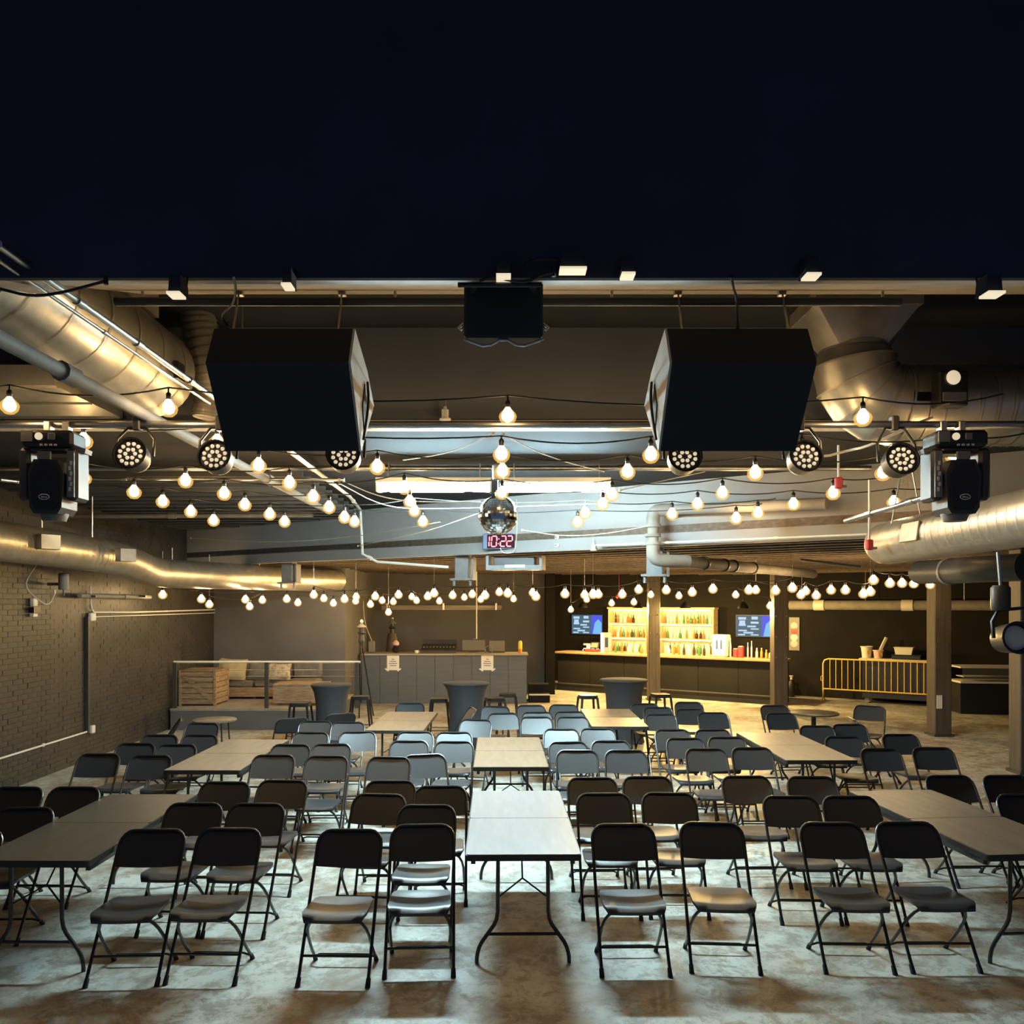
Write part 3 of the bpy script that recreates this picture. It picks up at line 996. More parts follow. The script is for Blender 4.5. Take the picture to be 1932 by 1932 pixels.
def screen(pxa, pxb, pya, pyb, label):
    b = 2.16
    a0, zt = ob_hit(pxa, pya, b)
    a1, zb = ob_hit(pxb, pyb, b)
    w, h = a1 - a0, abs(zt - zb)
    o = OB((a0 + a1) / 2, b, (zt + zb) / 2)
    t = thing('menu_screen', label, 'screen', tuple(o), -TH)
    MB().box((0, .03, 0), (w + .04, .05, h + .04), b=.006).build('casing', 'black', t, smooth=False)
    MB().box((0, 0, 0), (w, .012, h)).build('screen', 'scr', t, smooth=False)
    MB().box((w * .33, -.008, 0), (w * .34, .006, h * .98)).build('blue_panel', 'scr_b', t, smooth=False)
    g = MB()
    g.prism([(-.13 * w, -.48 * h), (.16 * w, -.48 * h), (.16 * w, .1 * h), (.05 * w, .28 * h), (-.06 * w, .1 * h)], (-.016, -.012), lambda u, v, q: (u + w * .33, q, v))
    g.build('cocktail_picture', 'scr_c', t, smooth=False)
    g = MB()
    for x, z, ww, hh in ((-.34, .36, .20, .12), (-.34, .18, .15, .16), (-.34, .05, .18, .10), (-.02, .38, .16, .14), (-.02, .16, .20, .10), (-.1, -.02, .22, .08), (-.02, -.14, .2, .06),
                         (-.33, -.22, .22, .07), (-.18, -.32, .25, .08), (-.36, -.42, .18, .07), (-.02, -.42, .2, .06)):
        g.box((x * w, -.010, z * h), (ww * w, .004, hh * h))
    g.build('menu_text', 'scr_w', t, smooth=False)
    MB().box((0, .09, 0), (.2, .08, .2)).build('wall_mount', 'dgrey', t, smooth=False)


screen(1079, 1136, 1160, 1197, 'bright blue menu screen left of the back-bar shelves')
screen(1389, 1463, 1161, 1202, 'bright blue menu screen right of the back-bar shelves')

# pendants over the bar
pend_shade = MB().lathe([(.014, .16), (.03, .15), (.07, .12), (.115, .05), (.128, 0), (.122, 0), (.108, .048), (.064, .112), (.02, .14)], 20).mesh('shade', 'black')
pend_bulb = MB().lathe([(.008, .09), (.026, .06), (.030, .035), (.02, .012), (.006, .004)], 12).mesh('bulb', 'bulb')
for px, lab in ((1100, 'black dome pendant lamp over the left end of the bar'), (1203, 'black dome pendant lamp left of the middle pillar'), (1293, 'black dome pendant lamp right of the middle pillar'), (1402, 'black dome pendant lamp over the right end of the bar')):
    a, _ = ob_hit(px, 1140, -.55)
    q = OB(a, -.55, 2.26)
    t = thing('pendant_lamp', lab, 'lamp', tuple(q), 0, 'black dome pendants over the bar')
    put('shade', pend_shade, t)
    put('bulb', pend_bulb, t)
    MB().cyl((0, 0, .15), (0, 0, 1.0), .006, 6).build('cord', 'cable_b', t)
    l = bpy.data.lights.new('pendant_light', 'POINT')
    l.energy = PEND
    l.color = (1.0, 0.66, 0.22)
    l.shadow_soft_size = 0.05
    lo = bpy.data.objects.new('pendant_light', l)
    COL.objects.link(lo)
    lo.parent = t
    lo.location = (0, 0, -.03)

ZBT = 1.062


def onbar(px, b=.28):
    a, _ = ob_hit(px, 1235, b)
    return a


def bar_loc(px, b=.28, z=ZBT):
    return tuple(OB(onbar(px, b), b, z))


t = thing('display_cooler', 'white display cooler with blue print on the bar', 'cooler', bar_loc(1361, .35), -TH)
MB().box((0, 0, .27), (.36, .34, .54), b=.02).build('cabinet', 'white', t)
MB().box((0, -.172, .29), (.28, .01, .42)).build('door_glass', 'cool', t, smooth=False)
MB().box((-.05, -.18, .30), (.05, .006, .22)).build('label_print', 'blue', t, smooth=False)
MB().box((.06, -.18, .30), (.05, .006, .22)).build('label_print', 'blue', t, smooth=False)
t = thing('drinks_poster', 'pale pink and white upright drinks display at the bar left', 'display', tuple(OB(ob_hit(1144, 1205, 1.6)[0], 1.6, .90)), -TH)
MB().box((0, 0, .32), (.30, .12, .64), b=.01).build('cabinet', 'pink', t, smooth=False)
MB().box((-.10, -.064, .34), (.10, .01, .56)).build('light_panel', 'cool', t, smooth=False)
MB().box((.04, -.064, .36), (.10, .01, .28)).build('label_print', 'blue', t, smooth=False)
sb = thing('back_bar_counter', 'dark back counter along the bar wall', 'counter', tuple(OB(0, 0)), -TH)
MB().box((.18, 1.95, .43), (.66, .5, .86)).build('cabinet', 'barp', sb, smooth=False)
MB().box((.18, 1.95, .88), (.70, .54, .04)).build('worktop', 'bartop', sb, smooth=False)
t = thing('neon_sign_tray', 'red and white lit sign on the back counter', 'sign', tuple(OB(.12, 1.9, .905)), -TH)
MB().tube([(-.24, -.2, .05), (.24, -.2, .05), (.28, -.2, .10), (.24, -.2, .15), (-.24, -.2, .15), (-.28, -.2, .10)], .014, 6, closed=True).build('border_tube', 'cool', t)
MB().box((0, -.19, .10), (.40, .02, .05)).build('red_band', 'red', t, smooth=False)
MB().box((0, -.13, .012), (.5, .2, .024)).build('foot', 'black', t, smooth=False)
MB().box((-.08, -.12, .27), (.36, .16, .05)).build('box_on_top', 'paper', t, smooth=False)
MB().box((-.08, -.12, .21), (.10, .10, .10)).build('riser', 'paper', t, smooth=False)
t = thing('cash_register', 'point of sale terminal on the bar left end', 'register', bar_loc(1118, .4), -TH)
MB().box((0, 0, .03), (.34, .3, .06), b=.01).build('drawer', 'red', t, smooth=False)
MB().box((.06, .02, .17), (.26, .02, .18), Matrix.Rotation(-.35, 3, 'X')).build('touch_screen', 'black', t, smooth=False)
MB().box((.06, -.0, .17), (.20, .012, .13), Matrix.Rotation(-.35, 3, 'X')).build('screen_bezel', 'mgrey', t, smooth=False)
MB().cyl((.06, .05, .05), (.06, .04, .17), .02, 8).build('stem', 'dgrey', t)
MB().box((-.12, .02, .12), (.12, .12, .12), b=.02).build('receipt_printer', 'paper', t, smooth=False)
for i, (px, m, h, w, lab) in enumerate(((1378, 'white', .46, .05, 'tall white cup stack beside the cooler'), (1388, 'red', .20, .10, 'red drinks box nearest the cooler on the bar'), (1398, 'red', .26, .12, 'red drinks box left of the tap handles'),
                                        (1411, 'white', .36, .035, 'tall pale tap handle, left of two'), (1418, 'white', .40, .035, 'tall pale tap handle, right of two'), (1428, 'g1', .24, .06, 'clear bottle right of the tap handles'),
                                        (1437, 'orange', .24, .06, 'orange juice bottle, left of two on the bar'), (1446, 'orange', .20, .06, 'orange juice bottle, right of two on the bar'), (1456, 'wood_l', .12, .12, 'low wooden garnish tray at the bar right end'))):
    t = thing('bar_item', lab, 'barware', bar_loc(px, .30), -TH)
    t.name = ('cup_stack', 'drinks_box', 'drinks_box', 'tap_handle', 'tap_handle', 'mixer_bottle', 'juice_bottle', 'juice_bottle', 'garnish_tray')[i]
    if m in ('red', 'wood_l'):
        MB().box((0, 0, h / 2), (w, w, h), b=.008).build('body', m, t, smooth=False)
        MB().box((0, 0, h + .006), (w * .8, w * .8, .012)).build('lid', 'white', t, smooth=False)
    else:
        MB().lathe([(w * .45, 0), (w * .5, .01), (w * .5, h * .6), (w * .28, h * .75), (w * .25, h * .97)], 12).build('body', m, t)
        MB().lathe([(w * .3, h * .95), (w * .3, h), (w * .2, h * 1.01)], 10).build('cap', 'white', t)
for i in range(9):
    px = 1262 + i * 9.5
    bottle(bar_loc(px, .42), 'bottle standing on the bar top between middle pillar and cooler, %s' % ORD[i], 'bottles along the bar top')
for i in range(5):
    px = 1162 + i * 12
    bottle(bar_loc(px, .42), 'bottle standing on the bar top left of the middle pillar, %s' % ORD[i], 'bottles along the left bar top')
# red exit-like sign on the bar ceiling
q = OB(ob_hit(1168, 1131, .4)[0], .4, 2.55)
t = thing('red_bow', 'small red ornament hanging above the bar', 'ornament', tuple(q))
MB().lathe([(.01, -.05), (.05, 0), (.01, .05)], 8, (-.05, 0, 0)).build('loop', 'red', t)
MB().lathe([(.01, -.05), (.05, 0), (.01, .05)], 8, (.05, 0, 0)).build('loop', 'red', t)
MB().cyl((0, 0, 0), (0, 0, .62), .004, 6).build('string', 'red', t)

# poster strip and extinguisher at the bar's right end
a, zt = ob_hit(1498, 1185, 2.2)
t = thing('poster', 'narrow colourful poster on the wall right of the bar', 'poster', tuple(OB(a, 2.225, zt)), -TH)
MB().box((0, 0, -.15), (.26, .01, .85)).build('sheet', 'mgrey', t, smooth=False)
for k, (m, dz) in enumerate((('pink', .06), ('red', -.08), ('white', -.24), ('pink', -.40))):
    MB().lathe([(.02, 0), (.09, .004), (.02, .008)], 12, (0, -.008, dz), Matrix.Rotation(math.pi / 2, 3, 'X')).build('printed_motif', m, t)
a, _ = ob_hit(1493, 1305, 1.9)
t = thing('fire_extinguisher', 'small dark canister standing by the wall right of the bar', 'extinguisher', tuple(OB(a, 1.9, 0)))
MB().lathe([(.08, 0), (.085, .02), (.085, .36), (.04, .44)], 14).build('cylinder', 'black', t)
MB().lathe([(.03, .43), (.03, .50), (.05, .52), (.05, .54)], 10).build('valve', 'white', t)

# ------------------------------------------------------------------ yellow barricade and the cart behind it
bl = 2.5
p = Vector((7.78, 20.0, 0))
t = thing('crowd_barricade', 'yellow steel crowd barricade at the right back wall', 'barricade', tuple(p), -TH)
top, bot = 1.03, .30
fr = [(0.0, 0, .09), (0.0, 0, top - .12), (.035, 0, top - .035), (.12, 0, top), (bl - .12, 0, top), (bl - .035, 0, top - .035), (bl, 0, top - .12), (bl, 0, .09)]
MB().tube(fr, .019, 8).build('frame', 'yellow', t)
MB().tube([(0, 0, bot), (bl, 0, bot)], .017, 8).build('bottom_rail', 'yellow', t)
pk = MB().cyl((0, 0, bot), (0, 0, top), .0105, 6).mesh('picket', 'yellow')
for k in range(17):
    put('picket', pk, t, (.16 + k * (bl - .32) / 16, 0, 0))
for x in (0.0, bl):
    MB().tube([(x, -.25, .0), (x, -.05, .07), (x, 0, .10), (x, .05, .07), (x, .25, .0)], .016, 6).build('foot', 'yellow', t)
MB().tube([(0, 0, .62), (-.05, 0, .60), (-.05, 0, .50), (0, 0, .48)], .008, 6).build('hook', 'yellow', t)

q = p + UX * 1.65 + NX * .42
t = thing('utility_cart', 'white topped wheeled cart behind the yellow barricade', 'cart', tuple(q), -TH)
MB().box((0, 0, 1.03), (1.75, .5, .06), b=.01).build('top', 'white', t, smooth=False)
MB().box((0, 0, .56), (1.6, .44, .88)).build('cabinet', 'black', t, smooth=False)
for x in (-.7, .7):
    for y in (-.18, .18):
        MB().cyl((x, y - .025, .06), (x, y + .025, .06), .06, 14).build('caster', 'mgrey', t)
zc = 1.0605


def cartloc(px, b=0.0):
    # along the cart top
    k = (px - CX) / F
    s = (k * q.y - q.x) / (UX.x - k * UX.y)
    return q + UX * s + NX * b + Vector((0, 0, zc))


for px, r0, r1, h, lab, m in ((1635, .10, .13, .28, 'white plastic bucket on the cart, left one', 'white'), (1657, .09, .115, .20, 'pinkish plastic bucket with a scoop on the cart', 'pink')):
    t = thing('plastic_bucket', lab, 'bucket', tuple(cartloc(px)), 0)
    MB().lathe([(r0, 0), (r1, h), (r1 + .012, h), (r1 + .012, h - .02), (r1 - .004, h - .02)], 18).build('body', m, t)
    MB().box((0, -r1 + .005, h * .5), (.09, .01, .09)).build('label_print', 'yellow', t, smooth=False)
    if m == 'pink':
        MB().box((.11, 0, h + .12), (.07, .05, .40), Matrix.Rotation(.45, 3, 'Y'), b=.01).build('scoop', 'white', t, smooth=False)
t = thing('food_tray', 'flat black tray under the white tub on the cart', 'tray', tuple(cartloc(1712)), -TH)
MB().box((0, 0, .05), (.62, .36, .10), b=.015).build('body', 'black', t, smooth=False)
MB().box((0, 0, .105), (.64, .38, .012)).build('rim', 'black', t, smooth=False)
t = thing('white_tub', 'white rectangular tub on the black tray', 'tub', tuple(cartloc(1706) + Vector((0, 0, .112))), -TH)
MB().prism([(-.17, 0), (.17, 0), (.20, .16), (-.20, .16)], (-.13, .13), lambda u, v, w: (u, w, v)).build('body', 'white', t, smooth=False)
MB().box((0, 0, .165), (.42, .29, .015)).build('rim', 'white', t, smooth=False)

# display counter at the far right
q2 = P(1813, 1347, 3689 / (1347 - HY))
t = thing('display_counter', 'black counter with a white framed glass case at the right edge', 'counter', (q2.x, q2.y, 0), -.12)
MB().box((.85, .32, .33), (1.7, .6, .66)).build('cabinet', 'black', t, smooth=False)
MB().box((.85, .35, .68), (1.72, .72, .04)).build('lower_frame', 'white', t, smooth=False)
MB().box((.85, .35, 1.0), (1.72, .72, .03)).build('upper_frame', 'white', t, smooth=False)
for x in (1.15, 1.66):
    MB().box((x, .02, .84), (.10, .04, .30)).build('post', 'white', t, smooth=False)
MB().box((.85, .03, .84), (1.6, .008, .30)).build('glass_pane', 'glass', t, smooth=False)
MB().box((.85, .3, .79), (1.5, .4, .015)).build('shelf', 'white', t, smooth=False)

# big pipe along the black wall
t = thing('insulated_pipe', 'long grey insulated pipe along the black wall above the barricade', 'pipe', (0, 0, 0))
a0, _ = ob_hit(1490, 1142, 1.95)
MB().tube([OB(a0, 1.95, 2.33), OB(a0 + 5.0, 1.95, 2.33)], .12, 16).build('pipe', 'cast', t)
for k in (.6, 2.6, 3.3):
    MB().tube([OB(a0 + k, 1.95, 2.33), OB(a0 + k + .25, 1.95, 2.33)], .135, 16).build('sleeve', 'white', t)
for k in (.3, 1.8, 3.9):
    MB().tube([OB(a0 + k, 1.95, 2.4), OB(a0 + k, 1.95, 3.2)], .008, 6).build('hanger', 'steel', t)

# ================================================================== overhead
# fluorescent fixtures
for x0, x1, lab in ((-1.365, -.13, 'left fluorescent ceiling light, glowing cool white'), (.0, 1.145, 'right fluorescent ceiling light, glowing cool white')):
    t = thing('fluorescent_light', lab, 'light', ((x0 + x1) / 2, 8.87, 3.60), 0, 'pair of fluorescent ceiling lights')
    w = x1 - x0
    MB().box((0, 0, .095), (w, .24, .05)).build('housing', 'white', t, smooth=False)
    prof = [(-.085, .070), (-.085, .03), (-.06, -.01), (0, -.022), (.06, -.01), (.085, .03), (.085, .070)]
    MB().prism(prof, (-w / 2 + .02, w / 2 - .02), lambda u, v, q: (q, u, v)).build('lens', 'fluo', t)
    for s in (-1, 1):
        MB().box((s * (w / 2 - .01), 0, .035), (.02, .19, .12)).build('end_cap', 'white', t, smooth=False)
        MB().cyl((s * w * .4, 0, .12), (s * w * .4, 0, .29), .008, 6).build('hanger', 'steel', t)

# mirror ball
mb = thing('mirror_ball', 'round mirror ball hanging in front of the fluorescent lights', 'mirror ball', tuple(P(940, 972, 8.3)))
R = 37 / F * 8.3
tiles = MB()
NB = 22
for i in range(NB):
    la0, la1 = -math.pi / 2 + math.pi * i / NB, -math.pi / 2 + math.pi * (i + 1) / NB
    lm = (la0 + la1) / 2
    n = max(4, int(2 * NB * math.cos(lm)))
    for k in range(n):
        lo = 2 * math.pi * (k + .5) / n + i * .3
        nrm = Vector((math.cos(lm) * math.cos(lo), math.cos(lm) * math.sin(lo), math.sin(lm)))
        nrm = (nrm + Vector((random.uniform(-1, 1), random.uniform(-1, 1), random.uniform(-1, 1))) * .035).normalized()
        c = Vector((math.cos(lm) * math.cos(lo), math.cos(lm) * math.sin(lo), math.sin(lm))) * R
        u = Vector((-math.sin(lo), math.cos(lo), 0))
        u = (u - nrm * u.dot(nrm)).normalized()
        v = nrm.cross(u)
        hu, hv = R * math.cos(lm) * math.pi / n * .94, R * math.pi / NB / 2 * .94
        hu = max(hu, .004)
        tiles.add([c + u * a + v * b for a, b in ((-hu, -hv), (hu, -hv), (hu, hv), (-hu, hv))] + [c * .96], [(0, 1, 2, 3), (1, 0, 4), (2, 1, 4), (3, 2, 4), (0, 3, 4)])
to = tiles.build('mirror_tiles', 'mirror', mb, smooth=False)
to['kind'] = 'stuff'
MB().lathe([(R * .1 * math.cos(a) if False else R * .945 * math.cos(a), R * .945 * math.sin(a)) for a in [-1.5 + 3.0 * i / 14 for i in range(15)]], 24).build('core', 'mgrey', mb)
MB().lathe([(.03, R), (.035, R + .03), (.012, R + .05)], 12).build('cap', 'steel', mb)
MB().cyl((0, 0, R + .04), (0, 0, R + .18), .006, 6).build('chain', 'steel', mb)
MB().lathe([(.055, R + .16), (.06, R + .18), (.06, R + .30), (.04, R + .32)], 14).build('motor', 'mgrey', mb)
MB().cyl((0, 0, R + .3), (0, 0, ZC - mb.location.z), .010, 6).build('hanger', 'steel', mb)

# LED clock on the soffit
def sof_frame(px, py, off=-.06):
    k = (px - CX) / F
    y = 12.0 / (1 + .69 * k)
    p = Vector((k * y, y, EYE - (py - HY) / F * y))
    return p + NX * off


ck = thing('led_clock', 'red LED clock reading 10:22 on the grey soffit', 'clock', tuple(sof_frame(947, 1022)), -TH * .35)
MB().box((0, 0, 0), (.50, .05, .23), b=.01).build('casing', 'blue', ck, smooth=False)
MB().box((.03, -.024, 0), (.42, .012, .20)).build('face', 'clock', ck, smooth=False)
SEG = {'0': 'abcdef', '1': 'bc', '2': 'abged', }
SP = {'a': (0, 1, 1), 'b': (.5, .5, 0), 'c': (.5, -.5, 0), 'd': (0, -1, 1), 'e': (-.5, -.5, 0), 'f': (-.5, .5, 0), 'g': (0, 0, 1)}
for x, ch in ((-.185, '1'), (-.075, '0'), (.060, '2'), (.155, '2')):
    g = MB()
    for s in SEG[ch]:
        sx, sz, hor = SP[s]
        zz = sz * .075
        cx = x + sx * .075 + zz * .10
        g.box((cx, -.034, zz), (.060, .008, .017) if hor else (.017, .008, .062), b=.003)
    g.build('digit', 'red_led', ck, smooth=False)
g = MB()
for zz in (-.035, .035):
    g.box((-.007 + zz * .1, -.034, zz), (.016, .008, .016), b=.003)
g.build('colon', 'red_led', ck, smooth=False)
MB().tube(sm([(.02, -.05, -.10), (.06, -.06, -.17), (.14, -.06, -.18), (.25, -.06, -.16), (.27, -.05, .2), (.26, -.05, .6)], 2), .008, 6).build('power_cord', 'cable', ck)

# small white wall sensors on the soffit
for py, lab in ((1014, 'small white sensor on the soffit right of the clock, upper'), (1029, 'small white sensor on the soffit right of the clock, lower')):
    t = thing('motion_sensor', lab, 'sensor', tuple(sof_frame(1052, py, -.02)), -TH)
    MB().box((0, 0, 0), (.06, .04, .05), b=.01).build('body', 'paper', t)
    MB().box((0, -.025, 0), (.03, .012, .025), b=.004).build('eye', 'mgrey', t, smooth=False)

# equipment tray below the clock
p = sof_frame(945, 1074, .40)
t = thing('equipment_tray', 'hanging grey metal tray with black amplifier under the clock', 'tray', (p.x, p.y, p.z), -TH * .3)
MB().box((0, 0, .01), (.82, .42, .02)).build('floor_plate', 'bracket', t, smooth=False)
MB().box((0, -.21, .03), (.82, .02, .07)).build('front_lip', 'bracket', t, smooth=False)
for s in (-1, 1):
    MB().box((s * .40, 0, .105), (.04, .42, .21)).build('side_strap', 'bracket', t, smooth=False)
MB().box((0, 0, .11), (.62, .36, .16), b=.01).build('amplifier', 'black', t, smooth=False)
MB().box((.02, -.225, .05), (.30, .012, .04)).build('white_label', 'paper', t, smooth=False)

# steel column-head brackets on the soffit line
for px, lab in ((546, 'grey steel bracket under the soffit on the left'), (874, 'grey steel bracket under the soffit left of the tray'), (1236, 'grey steel bracket under the soffit at the grey pipe')):
    k = (px - CX) / F
    y = 12.35 / (1 + .69 * k)
    t = thing('soffit_bracket', lab, 'bracket', (k * y, y, 2.74), -TH * .4)
    MB().box((0, 0, .22), (.22, .20, .44), b=.01).build('stub', 'bracket', t, smooth=False)
    MB().box((0, 0, .01), (.36, .24, .025)).build('flange', 'bracket', t, smooth=False)
    MB().box((.17, 0, .18), (.03, .18, .34)).build('web', 'bracket', t, smooth=False)
    for s in (-1, 1):
        MB().cyl((s * .13, -.06, -.09), (s * .13, -.06, .03), .022, 6).build('bolt', 'bracket', t)

# ------------------------------------------------------------------ hung speakers
SPR = [(4.43, 3.86), (4.30, 3.64), (4.62, 3.235), (5.08, 3.60), (4.84, 3.74)]


def hung_speaker(xa, xb, inner, label):
    cx = (xa + xb) / 2
    t = thing('hung_speaker', label, 'speaker', (cx, 4.6, 3.2), 0, 'pair of hung speakers')
    w = abs(xb - xa) / 2
    fn = lambda u, v, q: (q, u - 4.6, v - 3.2)
    MB().prism(SPR, (-w + .012, w - .012), fn).build('cabinet', 'cab', t, smooth=False)
    s = 1 if inner > cx else -1
    for q, m in ((s, 'cab_lit'), (-s, 'cab')):
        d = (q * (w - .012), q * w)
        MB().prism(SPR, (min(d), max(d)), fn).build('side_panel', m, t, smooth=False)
    # handle recess plate and cable on the inner side
    hp = [(4.72, 3.64), (4.64, 3.50), (4.70, 3.36), (4.80, 3.50)]
    MB().prism(hp, (min(s * w, s * (w + .006)), max(s * w, s * (w + .006))), fn).build('handle_recess', 'black', t, smooth=False)
    MB().tube(sm([(s * (w + .012), .16, .46), (s * (w + .03), .10, .32), (s * (w + .012), .02, .10)], 2), .008, 6).build('cable', 'cable_b', t)
    for q in (-.75, .75):
        MB().tube([(q * w, -.15, .66), (q * w, -.05, .90)], .006, 6).build('hanger_wire', 'steel', t)
        MB().box((q * w, -.04, .93), (.04, .04, .09)).build('beam_clamp', 'steel', t, smooth=False)
    return t


hung_speaker(-1.56, -.80, -.80, 'black hung speaker cabinet left of centre, seen from behind')
hung_speaker(.87, 1.64, .87, 'black hung speaker cabinet right of centre, seen from behind')

# pipe the speakers hang from
t = thing('rigging_pipe', 'long dark rigging pipe behind the header above the speakers', 'pipe', (0, 4.55, 4.05))
MB().tube([(-2.15, 0, 0), (2.2, 0, 0)], .024, 10).build('pipe', 'dgrey', t)
for x in (-2.0, -.6, .6, 2.1):
    MB().cyl((x, 0, .02), (x, 0, ZHI - 4.05), .008, 6).build('hanger_rod', 'steel', t)

# centre cabinet with its bar
t = thing('hanging_monitor', 'dark cabinet hanging from a short bar at the middle of the header', 'cabinet', (0.0, 4.0, 3.66))
MB().box((0, -.06, .13), (.375, .10, .30), b=.012).build('cabinet', 'cab', t, smooth=False)
br_ = [(-.19, -.02), (-.15, -.035), (-.10, -.052), (-.06, -.048), (-.02, -.025), (.02, -.025), (.06, -.048), (.10, -.052), (.15, -.035), (.19, -.02)]
MB().tube([(x, -.08, z) for x, z in br_], .006, 6).build('bottom_bracket', 'steel', t)
for s in (-1, 1):
    MB().tube([(s * .19, -.06, .06), (s * .215, -.06, .04), (s * .20, -.06, .03)], .007, 6).build('cleat', 'steel', t)
    MB().tube([(s * .13, 0, .27), (s * .135, -.45, .07)], .012, 6).build('strap', 'black', t)
MB().tube([(-.19, -.58, .045), (.16, -.58, .045)], .011, 8).build('hanging_bar', 'black', t)

# ------------------------------------------------------------------ lighting pipe with LED pars and moving heads
t = thing('lighting_pipe', 'pale steel lighting pipe across the room carrying the stage lights', 'pipe', (0, 5.5, 3.575))
MB().tube([(-3.9, 0, 0), (3.9, 0, 0)], .025, 10).build('pipe', 'steel', t)
for x in (-3.7, -1.75, 1.9, 3.7):
    MB().cyl((x, 0, .02), (x, 0, ZHI - 3.575), .008, 6).build('hanger_rod', 'steel', t)

lens_me = MB().lathe([(.001, -.012), (.010, -.010), (.0135, 0), (.0135, .012)], 10).mesh('lens', 'lens')
par_house = MB().lathe([(.045, .12), (.08, .10), (.10, .05), (.108, -.04), (.112, -.05), (.104, -.05), (.098, -.03), (.0, -.03)], 24).mesh('housing', 'black', True)
par_bezel = MB().lathe([(.0, -.026), (.094, -.026), (.094, -.034), (.0, -.034)], 24).mesh('lens_plate', 'dgrey')


def par_can(px, py, label, y=5.42):
    p = P(px, py, y)
    t = thing('stage_par_light', label, 'stage light', tuple(p), 0, 'round LED stage lights on the pipe')
    Rm = (math.pi / 2 + .0, 0, 0)      # lathe axis +z -> -y so the face looks at the stage
    h = put('housing', par_house, t, None, (-math.pi / 2 - .22, 0, 0))
    f = put('lens_plate', par_bezel, h)
    spots = [(0.032, 6, 0), (.070, 12, .26)]
    for r, n, o in spots:
        for k in range(n):
            a = 2 * math.pi * k / n + o
            put('lens', lens_me, f, (r * math.cos(a), r * math.sin(a), -.034))
    yk = MB()
    top = 3.60 - p.z
    yk.tube([(-.125, .03, 0), (-.125, .05, .12), (-.06, .07, top - .05), (.06, .07, top - .05), (.125, .05, .12), (.125, .03, 0)], .010, 6)
    yk.build('yoke', 'black', t)
    MB().box((0, .075, top - .02), (.05, .06, .10), b=.008).build('clamp', 'dgrey', t, smooth=False)
    return t


for px, py, lab in ((250, 860, 'round LED stage light at far left of the pipe'), (408, 864, 'round LED stage light just left of the left speaker'), (650, 862, 'round LED stage light half hidden by the left speaker'),
                    (1290, 865, 'round LED stage light below the right speaker'), (1517, 865, 'round LED stage light right of the right speaker, beside a bulb'), (1697, 870, 'round LED stage light under the right duct elbow')):
    par_can(px, py, lab)


def moving_head(px, s, label, rz):
    p = P(px, 1138, 5.3)
    t = thing('moving_head_light', label, 'stage light', (p.x, 5.43, 3.02), rz, 'moving head lights on the pipe')
    MB().box((0, 0, .43), (.33, .22, .11), b=.02).build('base', 'black', t, smooth=False)
    MB().cyl((-.045, -.112, .44), (-.045, -.120, .44), .024, 16).build('power_socket', 'lens', t)
    MB().box((.035, -.114, .44), (.045, .012, .045), b=.004).build('data_socket', 'mgrey', t, smooth=False)
    MB().box((-.12, -.114, .44), (.07, .012, .07)).build('control_panel', 'mgrey', t, smooth=False)
    for k in range(4):
        MB().box((-.03 + .03 * k, -.114, .385), (.016, .01, .012)).build('connector', 'white', t, smooth=False)
    for x in (-.06, .06):
        MB().box((x, .05, .52), (.045, .07, .10), b=.006).build('clamp', 'steel', t, smooth=False)
    MB().box((s * .17, -.02, .37), (.12, .10, .03), Matrix.Rotation(s * .25, 3, 'Y')).build('side_handle', 'mgrey', t, smooth=False)
    MB().box((0, 0, .36), (.26, .18, .05), b=.02).build('turntable', 'dgrey', t, smooth=False)
    for q in (-1, 1):
        a = MB().box((q * .150, 0, .20), (.075, .19, .34), b=.02).build('yoke_arm', 'dgrey', t, smooth=False)
        if q == s:
            MB().box((q * .150, -.100, .20), (.045, .012, .30)).build('arm_cover', 'mgrey', a, smooth=False)
            g = MB()
            for k in range(6):
                g.box((q * .150 + (.004 if k % 2 else -.004), -.108, .10 + k * .034), (.014, .005, .026))
            g.build('lettering', 'white', a, smooth=False)
    hd_ = [(-.10, -.02), (-.075, -.06), (.075, -.06), (.10, -.02), (.112, .20), (.075, .29), (-.075, .29), (-.112, .20)]
    MB().prism(hd_, (-.12, .10), lambda u, v, w: (u, w, v)).build('head', 'dgrey', t, smooth=False)
    MB().prism([(x * .8, .02 + z * .85) for x, z in hd_], (-.135, -.118), lambda u, v, w: (u, w, v)).build('head_cover', 'black', t, smooth=False)
    MB().box((-.005, -.125, .315), (.08, .02, .05)).build('hinge_plate', 'mgrey', t, smooth=False)
    em = MB().tube([(.032 * math.cos(a), -.140, .045 + .017 * math.sin(a)) for a in [2 * math.pi * i / 18 for i in range(18)]], .003, 5, closed=True)
    em.box((-.008, -.140, .045), (.02, .004, .010)).box((.012, -.140, .043), (.014, .004, .007))
    em.build('oval_emblem', 'white', t)
    MB().lathe([(.07, -.10), (.085, -.06), (.085, -.05)], 18).build('lens_ring', 'mgrey', t)
    return t


moving_head(82, 1, 'moving head stage light at the far left of the pipe', .06)
moving_head(1822, -1, 'moving head stage light at the far right of the pipe', -.06)

